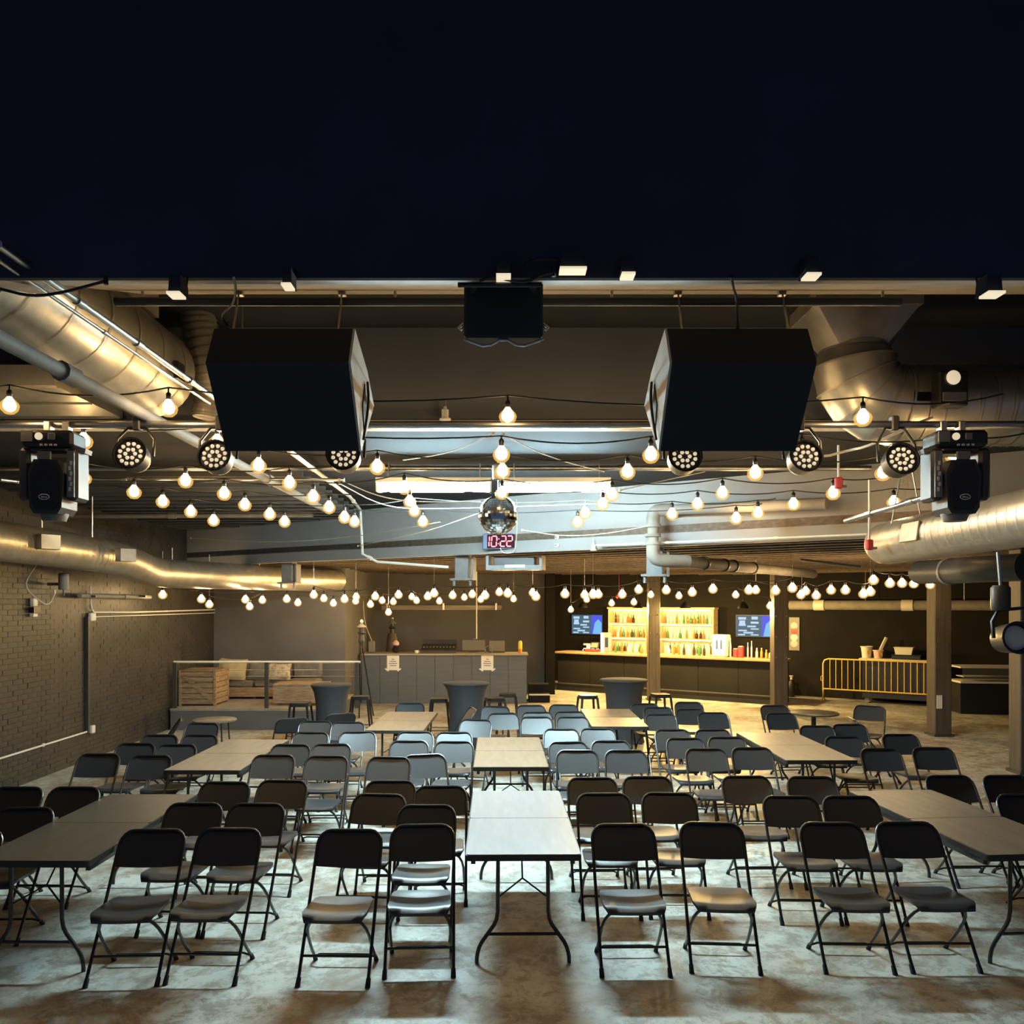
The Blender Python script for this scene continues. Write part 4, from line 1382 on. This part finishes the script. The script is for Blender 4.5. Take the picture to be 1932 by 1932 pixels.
# big black spotlight hanging at the right edge
p = P(1912, 1204, 5.9)
t = thing('hanging_spotlight', 'black round spotlight hanging under the lower right duct', 'stage light', tuple(p))
Rm = Matrix.Rotation(math.pi / 2 - .1, 3, 'X') @ Matrix.Rotation(.0, 3, 'Z')
MB().lathe([(.06, -.18), (.10, -.12), (.112, .05), (.118, .06), (.10, .06), (.095, .02), (.0, .02)], 24, (0, 0, 0), Rm).build('housing', 'black', t)
MB().lathe([(.0, .03), (.05, .035), (.088, .025), (.09, .02)], 24, (0, 0, 0), Rm).build('reflector', 'white', t)  # off-white paint stands in for the bright reflection in this unlit lamp
MB().tube([(-.13, .02, 0), (-.14, .02, .12), (-.10, .02, .20), (.12, .02, .22), (.14, .02, .1), (.13, .02, 0)], .014, 6).build('yoke', 'black', t)
MB().lathe([(.06, .20), (.065, .22), (.065, .36), (.05, .38)], 16, (-.08, .02, 0)).build('swivel', 'dgrey', t)
MB().tube([(-.08, .02, .38), (-.1, .02, .62)], .012, 6).build('drop_rod', 'steel', t)

# ------------------------------------------------------------------ flood lights along the header
for px, py, w, lab in ((335, 557, .055, 'small black flood light on the header at far left'), (545, 541, .04, 'small dark clamp light on the header above the left speaker'), (950, 524, .06, 'small flood light at the middle of the header'),
                       (1080, 511, .11, 'larger black flood light right of the header middle'), (1183, 521, .055, 'small black flood light on the header above the right speaker edge'),
                       (1528, 522, .06, 'small black flood light on the header right of the right speaker'), (1868, 556, .07, 'small black flood light on the header at far right')):
    p = P(px, py, 3.40)
    t = thing('flood_light', lab, 'light', (p.x, 3.42, p.z), 0, 'flood lights along the header')
    MB().prism([(-w * .5, .0), (w * .5, 0), (w * .4, .075), (-w * .4, .075)], (-.05, .03), lambda u, v, q: (u, q, v)).build('body', 'cab', t, smooth=False)
    MB().box((0, -.035, -.006), (w, .07, .010)).build('lens', 'flood', t, smooth=False)
    MB().tube([(-w * .3, .03, .05), (-w * .3, .045, .10), (w * .3, .045, .10), (w * .3, .03, .05)], .005, 6).build('bracket', 'cab', t)

# loose cables drooping from the header
for i, (pts, lab) in enumerate((
        ([(0, 545, 3.3), (60, 560, 3.3), (120, 552, 3.35), (200, 530, 3.42)], 'black cable drooping along the left end of the header'),
        ([(440, 520, 3.42), (446, 548, 3.6), (440, 575, 4.0), (415, 595, 4.2), (430, 615, 4.3)], 'black cable bending down behind the left end of the header'),
        ([(990, 500, 3.4), (1010, 488, 3.42), (1040, 490, 3.42), (1070, 488, 3.42)], 'thin cable on the header between two flood lights'),
        ([(905, 530, 3.4), (930, 522, 3.4), (990, 535, 3.4), (1020, 518, 3.4), (1045, 515, 3.42)], 'bundle of cable at the middle of the header'),
        ([(1380, 522, 3.42), (1384, 545, 3.5), (1390, 560, 3.7), (1392, 615, 4.4)], 'black cable dropping to the right speaker'))):
    t = thing('loose_cable', lab, 'cable', (0, 0, 0))
    q = [P(*k) for k in pts]
    MB().tube(sm(q, 2), .006, 6).build('cable', 'cable_b', t)
    MB().cyl(q[-1] - Vector((0, 0, .015)), q[-1] + Vector((0, 0, .02)), .010, 6).build('plug', 'black', t)

# ------------------------------------------------------------------ ducts
def duct_rings(t, a, b, r, n, m='galv_d', step=None):
    a, b = Vector(a), Vector(b)
    d = (b - a)
    for k in range(n):
        p = a + d * ((k + .5) / n)
        e = d.normalized() * .008
        MB().tube([p - e, p + e], r + .007, 28, caps=False).build('seam_ring', m, t)


# upper left: big round duct running back from the header
t = thing('upper_left_duct', 'big shiny round duct at the upper left running back from the header', 'duct', (0, 0, 0))
t.name = 'round_duct'
MB().tube([(-2.62, 3.9, 4.09), (-2.62, 6.1, 4.09)], .33, 32).build('barrel', 'galv', t)
MB().lathe([(.33, 0), (.30, .06), (.20, .10), (.0, .11)], 32, (-2.62, 6.1, 4.09), Matrix.Rotation(-math.pi / 2, 3, 'X')).build('end_cap', 'galv', t)
duct_rings(t, (-2.62, 3.9, 4.09), (-2.62, 6.1, 4.09), .33, 6)
MB().box((-2.62, 5.2, 4.46), (.5, .9, .24)).build('boot', 'galv_d', t, smooth=False)
MB().box((-2.27, 5.75, 4.0), (.03, .12, .12)).build('access_panel', 'black', t, smooth=False)

t = thing('flex_duct', 'ribbed flexible duct curving down behind the left speaker', 'duct', (0, 0, 0))
fl = sm([P(372, 585, 6.35), P(378, 625, 6.35), P(396, 690, 6.35), P(402, 740, 6.4), P(396, 790, 6.4)], 2)
MB().tube(fl, .13, 20).build('hose', 'galv_d', t)
for k in range(1, len(fl) - 1, 1):
    d = (fl[k + 1] - fl[k - 1]).normalized() * .008
    MB().tube([fl[k] - d, fl[k] + d], .14, 20, caps=False).build('rib', 'galv', t)

t = thing('sheet_plenum', 'flat pale sheet metal box below the big duct at far left', 'duct', (0, 0, 0))
MB().box((-3.55, 6.08, 3.93), (1.0, 1.0, .14)).build('box', 'galv', t, smooth=False)
for y in (5.62, 6.08, 6.54):
    MB().box((-3.55, y, 3.855), (1.0, .02, .012)).build('seam', 'galv_d', t, smooth=False)
for x in (-3.95, -3.15):
    MB().cyl((x, 6.0, 4.0), (x, 6.0, 4.58), .008, 6).build('hanger_rod', 'steel', t)

# upper right: square boot, elbow and horizontal run
DY, DZ, DR = 6.05, 3.83, .29
t = thing('elbow_duct', 'shiny duct elbow with square ceiling boot at upper right', 'duct', (0, 0, 0))
sq = [(2.22, 4.58), (2.96, 4.58)]
bt_ = MB()
n = 24
vs, fs = [], []
for k in range(n):
    a = 2 * math.pi * k / n
    cx, cy = math.cos(a), math.sin(a)
    m_ = max(abs(cx), abs(cy))
    vs.append((2.58 + cx / m_ * .37, DY + cy / m_ * .26, 4.50))
    vs.append((2.58 + cx * DR * .85, DY + cy * DR * .8, 4.24))
for k in range(n):
    l = (k + 1) % n
    fs.append((2 * k, 2 * l, 2 * l + 1, 2 * k + 1))
bt_.add(vs, fs).build('boot', 'galv_d', t)
MB().box((2.58, DY, 4.54), (.76, .54, .10)).build('boot_collar', 'galv_d', t, smooth=False)
el = [(2.58, DY, 4.26), (2.58, DY, 4.12), (2.59, DY, 4.0), (2.68, DY, 3.90), (2.82, DY, 3.84), (3.0, DY, DZ), (3.2, DY, DZ)]
MB().tube([(2.58, DY, 4.26), (2.58, DY, 4.1)], [DR * .83, DR * .83], 28).build('neck', 'galv', t)
gp = [(2.58, DY, 4.22)] + [(2.89 - .31 * math.cos(a), DY, 4.14 - .31 * math.sin(a)) for a in (0, .39, .79, 1.18, math.pi / 2)]
MB().tube(gp + [(3.0, DY, DZ)], [DR * .86] + [DR * 1.0] * 6, 28, caps=False).build('elbow', 'galv', t, ang=.25)
for k in range(1, 6):
    dv = (Vector((gp + [(3.0, DY, DZ)])[k + 1]) - Vector(gp[k - 1])).normalized() * .007
    MB().tube([Vector(gp[k]) - dv, Vector(gp[k]) + dv], DR * 1.03, 28, caps=False).build('gore_seam', 'galv_d', t)
MB().tube([(2.88, DY, DZ), (4.6, DY, DZ)], DR, 28).build('run', 'galv', t)
duct_rings(t, (2.95, DY, DZ), (4.6, DY, DZ), DR, 14, 'galv')
tb = thing('duct_control_box', 'small dark actuator box on the upper right duct', 'control box', (0, 0, 0))
MB().box((3.10, DY - .34, 3.86), (.20, .12, .24), b=.01).build('box', 'black', tb, smooth=False)
MB().lathe([(.045, 0), (.05, .01), (.03, .02)], 16, (3.09, DY - .40, 3.93), Matrix.Rotation(math.pi / 2, 3, 'X')).build('gauge', 'lens', tb)
MB().box((3.10, DY - .405, 3.80), (.16, .01, .06)).build('plate', 'mgrey', tb, smooth=False)

# lower left duct along the brick wall with its offset
def spiral(t, path, r, m='galv'):
    MB().tube(path, r, 28).build('barrel', m, t)


LLP = sm([(-5.95, 7.2, 3.12), (-5.75, 10.0, 3.09), (-5.58, 11.4, 3.04), (-5.50, 12.0, 3.0), (-5.58, 12.9, 2.89), (-5.55, 13.4, 2.865), (-5.2, 14.3, 2.865), (-3.62, 17.85, 2.865)], 2)
t = thing('spiral_duct', 'long spiral duct along the left brick wall with a dropped offset', 'duct', (0, 0, 0))
MB().tube(LLP, .235, 24).build('barrel', 'galv', t)
for k in range(40):
    y = 9.3 + k * .105
    x = -5.95 + (y - 7.2) / 4.2 * .37
    z = 3.12 - (y - 7.2) / 4.2 * .07
    if y < 11.6:
        MB().tube([(x, y - .006, z), (x, y + .006, z)], .240, 24, caps=False).build('seam_ring', 'galv', t)
for k, (y, px_, py_) in enumerate(((9.85, 82, 1022), (11.3, 230, 1047))):
    q = P(px_, py_, y - .1)
    MB().box((q.x + .03, y - .05, q.z), (.12, .24, .18), Matrix.Rotation(-.55, 3, 'Z'), b=.006).build('register_grille', 'galv_d', t, smooth=False)
for y in (10.2, 11.2, 13.6, 15.5):
    x = min(LLP, key=lambda v: abs(v.y - y)).x
    MB().cyl((x, y, 2.98), (x, y, 4.0 if y < 13 else 3.3), .010, 6).build('hanger_rod', 'steel', t)

# lower right duct
t = thing('spiral_duct', 'spiral duct at the right with a rounded near end and grilles', 'duct', (0, 0, 0))
RX, RZ, RR = 3.78, 2.97, .205
MB().tube([(RX - .12, 4.6, RZ + .02), (RX, 8.1, RZ)], RR, 28).build('barrel', 'galv', t)
MB().lathe([(RR, 0), (RR * .97, .06), (RR * .8, .14), (RR * .4, .19), (.0, .20)], 28, (RX, 8.1, RZ), Matrix.Rotation(-math.pi / 2, 3, 'X')).build('end_cap', 'galv', t)
for k in range(26):
    y = 5.0 + k * .12
    MB().tube([(RX - .12 * (8.1 - y) / 3.5, y - .004, RZ), (RX - .12 * (8.1 - y) / 3.5, y + .004, RZ)], RR + .006, 28, caps=False).build('seam_ring', 'galv', t)
for y in (7.15, 5.85):
    MB().box((RX - .03 - .215, y, RZ + .03), (.02, .30, .17), Matrix.Rotation(.15, 3, 'Y'), b=.004).build('register_grille', 'galv_d', t, smooth=False)
for y in (6.6, 7.7):
    for s in (-1, 1):
        MB().tube([(RX + s * .15, y, RZ + .12), (RX, y, ZJ + .1)], .006, 6).build('hanger_wire', 'steel', t)
# dark duct bend below/behind it
t = thing('dark_duct_bend', 'dull dark duct bend under the lower right duct', 'duct', (0, 0, 0))
MB().tube(sm([P(1735, 1080, 9.2), P(1790, 1078, 8.6), P(1850, 1074, 8.0), P(1932, 1070, 7.6)], 2), .13, 20).build('barrel', 'dgrey', t)
MB().tube([P(1790, 1078, 8.62), P(1796, 1078, 8.54)], .14, 20).build('seam_ring', 'mgrey', t)

# ------------------------------------------------------------------ overhead pipes and conduits
def pipe(label, pts, r, m='steel', joints=(), n=10, name='overhead_pipe', smooth=0):
    t = thing(name, label, 'pipe', (0, 0, 0))
    q = [Vector(p) for p in pts]
    MB().tube(sm(q, smooth) if smooth else q, r, n).build('pipe', m, t)
    for (i, f) in joints:
        a, b = q[i], q[i + 1]
        c = a + (b - a) * f
        d = (b - a).normalized() * r * 1.8
        MB().tube([c - d, c + d], r * 1.35, n).build('coupling', m, t)
    return t


pipe('thin steel conduit running back over the upper left', [(-2.0, 3.25, 3.80), (-2.0, 5.75, 3.80)], .018, 'steel', [(0, .25), (0, .5), (0, .8)])
pipe('second thin conduit close beside the upper left conduit', [(-2.04, 3.2, 3.765), (-2.04, 5.7, 3.765)], .009, 'steel', [(0, .4)])
pipe('thick grey pipe running back from the left edge below the ceiling', [(-2.4, 3.6, 3.64), (-2.4, 11.3, 3.64)], .042, 'cast', [(0, .12), (0, .42), (0, .62)])
pipe('white wrapped conduit running back and down the soffit', [P(545, 850, 7.4), (P(660, 937, 11.1)), P(680, 962, 12.95), P(684, 1045, 12.95), P(712, 1060, 12.8), P(846, 1070, 12.5)], .022, 'white', [(0, .3), (0, .6), (1, .3), (3, .5)])
pipe('steel pipe across the ceiling just above the fluorescent lights', [(-5.6, 8.95, 3.85), (4.0, 8.95, 3.85)], .03, 'steel', [(0, .3), (0, .45), (0, .72)])
pipe('thin pipe across the ceiling under the drop beam', [(-1.9, 6.5, 3.77), (1.9, 6.5, 3.77)], .013, 'steel', [(0, .35), (0, .7)])
pipe('thin pipe across the left ceiling below the long pipe', [P(130, 903, 8.3), P(650, 905, 8.3)], .016, 'steel', [(0, .2), (0, .7)])
pipe('pale pipe across the left ceiling near the soffit', [P(60, 975, 11.5), P(590, 972, 11.5)], .03, 'cast', [(0, .5)])
pipe('long thin white pipe below the soffit on the right', [P(1125, 1029, 10.98), P(1640, 1008, 9.05)], .013, 'white', [(0, .3), (0, .7)])
pipe('dark conduit slanting below the soffit at right', [P(1510, 1056, 12.4), P(1625, 1070, 12.0)], .022, 'cast', [(0, .5)])
pipe('pale bent pipe rising towards the right moving head', [P(1595, 983, 7.6), P(1690, 955, 6.9), P(1765, 932, 6.4)], .022, 'steel', [(0, .5), (1, .4)])
pipe('bundle of thin pipes at far left behind the moving head', [P(0, 905, 7.2), P(70, 913, 7.6)], .016, 'steel', [(0, .5)])
pipe('steel pipe high above the left ceiling pipes', [P(205, 797, 6.4), P(410, 798, 6.4)], .016, 'steel', [(0, .5)])
cd_ = pipe('pale conduit below the spiral duct on the left', [P(150, 1124, 11.9), P(283, 1127, 14.4)], .035, 'cast', [(0, .6)])

for px_, d_ in ((165, 12.2), (262, 13.9)):
    q = P(px_, 1125, d_)
    MB().box((XL + .13, q.y, q.z), (.24, .03, .03)).build('wall_arm', 'dgrey', cd_, smooth=False)

# large grey drain pipe with elbows on the right
t = thing('drain_pipe', 'thick grey drain pipe with two elbows right of the clock', 'pipe', (0, 0, 0))
yd = 10.35
rp = .083
hz, lz = P(1232, 962, yd).z, P(1232, 1058, yd).z
x0 = P(1232, 1000, yd).x
MB().tube([(x0 + .2, yd, hz), P(1560, 950, 9.1)], rp * .8, 18).build('upper_run', 'cast', t)
MB().tube(sm([(x0 + .22, yd, hz), (x0 + .05, yd, hz), (x0, yd, hz - .06), (x0, yd, hz - .20)], 2), rp, 18).build('elbow', 'cast', t)
MB().tube([(x0, yd, hz - .18), (x0, yd, lz + .1)], rp * .82, 18).build('stack', 'cast', t)
for zz in (hz - .20, hz - .32, lz + .22):
    MB().tube([(x0, yd, zz - .02), (x0, yd, zz + .02)], rp * 1.2, 18).build('collar', 'cast', t)
e1 = P(1535, 1083, 16.0)
MB().tube(sm([(x0, yd, lz + .2), (x0, yd, lz + .04), (x0 + .12, yd + .04, lz), (x0 + .48, yd + .17, lz)], 2), rp, 18).build('elbow', 'cast', t)
MB().tube([(x0 + .44, yd + .155, lz), e1], rp * .95, 18).build('lower_run', 'cast', t)
d = (e1 - Vector((x0 + .44, yd + .155, lz)))
for f in (.10, .22, .28, .42):
    c = Vector((x0 + .44, yd + .155, lz)) + d * f
    MB().tube([c - d.normalized() * .02, c + d.normalized() * .02], rp * 1.15, 18).build('collar', 'dgrey', t)

# red sprinkler valve drops
for px, y0_, y1_, d, lab in ((1582, 840, 905, 7.2, 'red valve on a thin drop pipe below the duct elbow'), (1640, 905, 1022, 7.7, 'red box on a drop pipe at the end of the right duct')):
    t = thing('red_valve', lab, 'valve', (0, 0, 0))
    a, b = P(px, y0_, d), P(px, y1_, d)
    MB().tube([a, b], .010, 6).build('drop_pipe', 'white', t)
    MB().box(b - Vector((0, 0, .03)), (.06, .06, .10), b=.01).build('valve_body', 'red', t, smooth=False)
    MB().cyl(b - Vector((-.03, 0, .06)), b - Vector((-.07, 0, .06)), .012, 8).build('outlet', 'steel', t)
for px, py, d, lab in ((840, 784, 6.45, 'sprinkler head on the drop beam left of the middle bulb'), (1120, 1034, 11.1, 'white junction box on the soffit edge right of the clock')):
    t = thing('sprinkler_head', lab, 'fitting', tuple(P(px, py, d)))
    MB().lathe([(.012, .07), (.014, .05), (.028, .045), (.028, -.02), (.045, -.025), (.045, -.035)], 12).build('body', 'white', t)
    MB().cyl((0, 0, .06), (0, 0, .12), .008, 6).build('stem', 'steel', t)

# thin guy wires criss-crossing the centre
wires = [([(675, 1030, 12.6), (800, 1005, 10.5), (905, 968, 8.6)], 'pale wire rising from the left soffit to the mirror ball'),
         ([(360, 1015, 15.0), (520, 1025, 13.5), (680, 1012, 12.9), (830, 985, 10.0)], 'long sagging pale wire across the left soffit'),
         ([(985, 1000, 10.0), (1060, 1012, 10.4), (1140, 1008, 10.2), (1225, 992, 10.0)], 'dark wire sagging from the mirror ball to the drain pipe'),
         ([(930, 818, 6.6), (850, 855, 7.6), (760, 868, 8.2)], 'thin wire from the middle strand down to the left'),
         ([(950, 820, 6.6), (1040, 865, 7.6), (1140, 890, 8.6)], 'thin wire from the middle strand down to the right'),
         ([(640, 905, 7.6), (720, 940, 8.0), (800, 948, 8.2), (906, 946, 8.3)], 'pale wire bunch running to the left of the mirror ball'),
         ([(640, 912, 7.9), (720, 955, 8.6), (800, 962, 9.0), (1140, 950, 9.0)], 'lower pale wire running past the mirror ball'),
         ([(1170, 925, 8.0), (1260, 905, 8.0), (1330, 890, 8.2)], 'thin wire rising from the right bulbs to the pipe'),
         ([(1480, 845, 6.2), (1545, 865, 6.2), (1600, 850, 6.2), (1640, 842, 5.9), (1725, 800, 5.7), (1760, 788, 5.7)], 'white cable looping under the duct elbow')]
for pts, lab in wires:
    t = thing('guy_wire', lab, 'wire', (0, 0, 0))
    q = sm([P(*k) for k in pts], 2)
    MB().tube(q, .010 if 'cable' in lab else .005, 6).build('wire', 'white' if 'cable' in lab else 'cable', t)
    MB().cyl(q[0] - Vector((0, 0, .012)), q[0] + Vector((0, 0, .012)), .012, 6).build('end_knot', 'cable', t)

# ------------------------------------------------------------------ left wall fittings
t = thing('vertical_conduit', 'dark vertical conduit down the left brick wall', 'conduit', (XL + .02, 12.38, 0))
MB().box((.01, 0, 1.30), (.05, .05, 1.75)).build('raceway', 'dgrey', t, smooth=False)
MB().box((.02, .12, 2.17), (.06, .16, .13), b=.015).build('junction_box', 'white', t, smooth=False)
MB().box((.02, .13, .46), (.05, .10, .12), b=.01).build('outlet_box', 'white', t, smooth=False)
t = thing('white_conduit', 'white conduit running low along the left brick wall', 'conduit', (XL + .02, 0, .445))
MB().tube([(.01, 9.4, 0), (.01, 12.36, 0)], .014, 8).build('pipe', 'white', t)
for y in (9.9, 11.2):
    MB().box((.005, y, 0), (.02, .03, .05)).build('strap', 'white', t, smooth=False)
t = thing('white_conduit', 'thin white conduit high along the brick wall towards the back', 'conduit', (XL + .03, 0, 2.22))
MB().tube(sm([(.01, 12.45, .42), (.01, 12.46, .08), (.01, 12.6, 0), (.01, 17.8, .02)], 1), .014, 8).build('pipe', 'white', t)
MB().tube([(.01, 12.6, -.05), (.01, 17.8, -.05)], .009, 8).build('pipe', 'white', t)
t = thing('canister_fixture', 'pale cylinder fixture hanging below the left duct', 'fixture', tuple(P(120, 1113, 11.3)))
MB().lathe([(.06, 0), (.065, .01), (.065, .22), (.05, .23)], 16).build('body', 'mgrey', t)
MB().tube([(0, 0, -.08), (.0, 0, .0)], .012, 6).build('stem', 'black', t)
MB().box((-.14, 0, .08), (.16, .03, .04)).build('arm', 'dgrey', t, smooth=False)
t = thing('alarm_strobe', 'small cream box with dark base on the left brick wall', 'alarm', (XL + .02, 10.95, 2.36))
MB().box((.02, 0, .03), (.06, .10, .11), b=.01).build('lens', 'white', t, smooth=False)
MB().box((.02, .02, -.07), (.07, .16, .08)).build('base', 'black', t, smooth=False)
MB().box((.02, 0, -.14), (.05, .10, .04)).build('lower_cap', 'white', t, smooth=False)
t = thing('drooping_cable', 'pale cable drooping below the left spiral duct', 'cable', (0, 0, 0))
q = sm([(-5.85, 10.3, 2.875), P(42, 1105, 10.4), P(75, 1135, 10.6), P(92, 1143, 10.8), P(103, 1120, 11.0)], 2)
MB().tube(q, .010, 6).build('cable', 'cable', t)
MB().cyl(q[-1], q[-1] + Vector((0, 0, .05)), .016, 8).build('plug', 'white', t)

# ------------------------------------------------------------------ string lights
bulb_me = MB().lathe([(.012, -.034), (.034, -.070), (.040, -.092), (.033, -.116), (.012, -.130)], 8).mesh('bulb', 'bulb', ang=2)
halo_me = MB().lathe([(.012, -.036), (.030, -.052), (.052, -.076), (.058, -.096), (.050, -.124), (.028, -.145), (.006, -.150)], 14).mesh('halo_shell', 'halo', ang=2)  # bloom halo modelled as an outer shell, wider than the bulb
sock_me = MB().lathe([(.006, .012), (.012, .006), (.017, 0), (.017, -.034), (.013, -.040)], 8).mesh('socket', 'black')


def strand(label, pts, ya, sag=.05, ext=(0, 0), scale=1.0, drop=.03, zsup=None):
    """pts: (px, py[, depth]) of bulb centres; ya: depth of the strand"""
    t = thing('string_light', label, 'string light', (0, 0, 0), 0, 'warm bulb string lights')
    hooks = []
    for q in pts:
        y = q[2] if len(q) > 2 else ya
        b = P(q[0], q[1], y)
        h = b + Vector((0, 0, .092 * scale))
        hooks.append(h)
        o = put('bulb', bulb_me, t, h)
        o.scale = (scale,) * 3
        put('socket', sock_me, o)
        put('halo_shell', halo_me, o)
    path = []
    hk = list(hooks)
    if ext[0]:
        hk = [hk[0] - Vector((ext[0], 0, -.02))] + hk
    if ext[1]:
        hk = hk + [hk[-1] + Vector((ext[1], 0, .02))]
    up = Vector((0, 0, drop))
    for a, b in zip(hk, hk[1:]):
        n = 8
        for i in range(n):
            f = i / n
            s = 4 * f * (1 - f)
            dd = (b - a).length
            path.append(a.lerp(b, f) + up - Vector((0, 0, s * sag * min(1, dd))))
    path.append(hk[-1] + up)
    MB().tube(path, .0055, 6).build('cable', 'cable_b', t)
    dr = MB()
    for h in hooks:
        dr.tube([h, h + up], .006, 5)
    dr.build('drop_leads', 'cable_b', t)
    if zsup:
        for h in (hooks[0], hooks[-1]):
            MB().tube([h + up, (h.x, h.y, zsup + .14)], .003, 5).build('support_wire', 'steel', t)
    return t


strand('string of warm bulbs nearest the stage, behind the speakers', [(18, 765), (318, 770), (958, 785), (1628, 788)], 5.28, .06, (.5, .9), 1.0, .04)
strand('second string of warm bulbs, among the stage lights', [(158, 832), (410, 835), (946, 857), (1228, 858), (1513, 853), (1800, 857)], 5.68, .05, (.6, .5), 1.05)
strand('third string of warm bulbs, level with the fluorescent lights', [(488, 878), (712, 881), (948, 889), (1184, 890), (1425, 892), (1666, 892)], 6.45, .05, (.4, .4), 1.1)
strand('short string of three warm bulbs on the left near the pipes', [(158, 902), (350, 907), (546, 911)], 6.95, .05, (.4, .4), 1.1)
strand('fourth string of warm bulbs across the middle of the ceiling', [(253, 928), (423, 931), (591, 937), (763, 920), (947, 930, 7.95), (1155, 933), (1363, 930), (1572, 930)], 7.6, .05, (.5, .5), 1.15)
strand('fifth string of warm bulbs across the middle of the ceiling', [(307, 946), (462, 952), (621, 957), (773, 946), (1137, 951), (1316, 951), (1497, 951), (1686, 947)], 8.5, .04, (.5, .5), 1.2)
strand('sixth string of warm bulbs, near the grey soffit', [(360, 965), (509, 970), (650, 976), (782, 964), (1104, 968), (1268, 970), (1430, 968)], 9.2, .04, (.5, .2), 1.25)
strand('seventh string of warm bulbs, closest to the grey soffit', [(403, 982), (537, 984), (669, 984), (798, 984), (1090, 985), (1389, 978, 9.5)], 10.1, .04, (.5, .3), 1.3)

BACK = [
    ('low string of warm bulbs along the brick wall and lounge', [(307, 1122, 14.2), (380, 1130, 14.6), (463, 1131, 15.0), (541, 1130, 15.3), (611, 1129, 15.6), (672, 1126, 15.9)]),
    ('lower string of warm bulbs over the lounge railing', [(395, 1140, 15.2), (471, 1144, 15.6), (495, 1132, 15.9), (562, 1137, 16.2), (629, 1138, 16.5), (699, 1140, 16.9), (733, 1155, 17.3)]),
    ('low string of warm bulbs in front of the sound booth', [(592, 1122, 14.6), (650, 1130, 14.7), (708, 1125, 14.8), (752, 1122, 14.9), (807, 1125, 15.0), (854, 1123, 15.1), (891, 1121, 15.1), (942, 1117, 15.2), (1005, 1118, 15.2)]),
    ('farther string of warm bulbs over the sound booth', [(671, 1134, 17.2), (721, 1133, 17.3), (742, 1135, 17.5), (777, 1126, 17.6), (786, 1133, 17.8), (829, 1134, 17.9), (876, 1127, 18.0), (907, 1131, 18.1), (969, 1130, 18.2)]),
    ('warm bulbs between the sound booth and the bar', [(819, 1119, 13.9), (915, 1123, 13.7), (958, 1119, 13.5), (1011, 1125, 13.4), (1066, 1120, 13.2), (1119, 1121, 13.0)]),
    ('near string of warm bulbs in front of the bar', [(1103, 1122, 14.2), (1129, 1121, 14.1), (1174, 1121, 14.0), (1205, 1112, 13.8), (1257, 1113, 13.6), (1306, 1117, 13.4), (1345, 1111, 13.2), (1413, 1113, 13.0), (1463, 1114, 12.8), (1495, 1109, 12.6)]),
    ('farther string of warm bulbs over the bar', [(1077, 1150, 19.2), (1107, 1131, 18.6), (1154, 1138, 18.2), (1196, 1136, 17.8), (1228, 1122, 17.4), (1281, 1124, 17.0), (1388, 1122, 16.4), (1453, 1143, 16.0)]),
    ('string of warm bulbs on the right towards the pillar', [(1426, 1113, 14.4), (1511, 1122, 14.0), (1520, 1115, 13.8), (1540, 1123, 13.6), (1568, 1113, 13.4), (1595, 1113, 13.2), (1629, 1120, 13.0), (1642, 1116, 12.8)]),
    ('short string of warm bulbs ending at the right pillar', [(1648, 1094, 12.4), (1679, 1100, 12.8), (1702, 1100, 13.2), (1724, 1101, 13.6), (1755, 1103, 14.2)]),
]
for lab, pts in BACK:
    strand(lab, pts, 15, .05, (0, 0), 1.35, zsup=ZLOW)
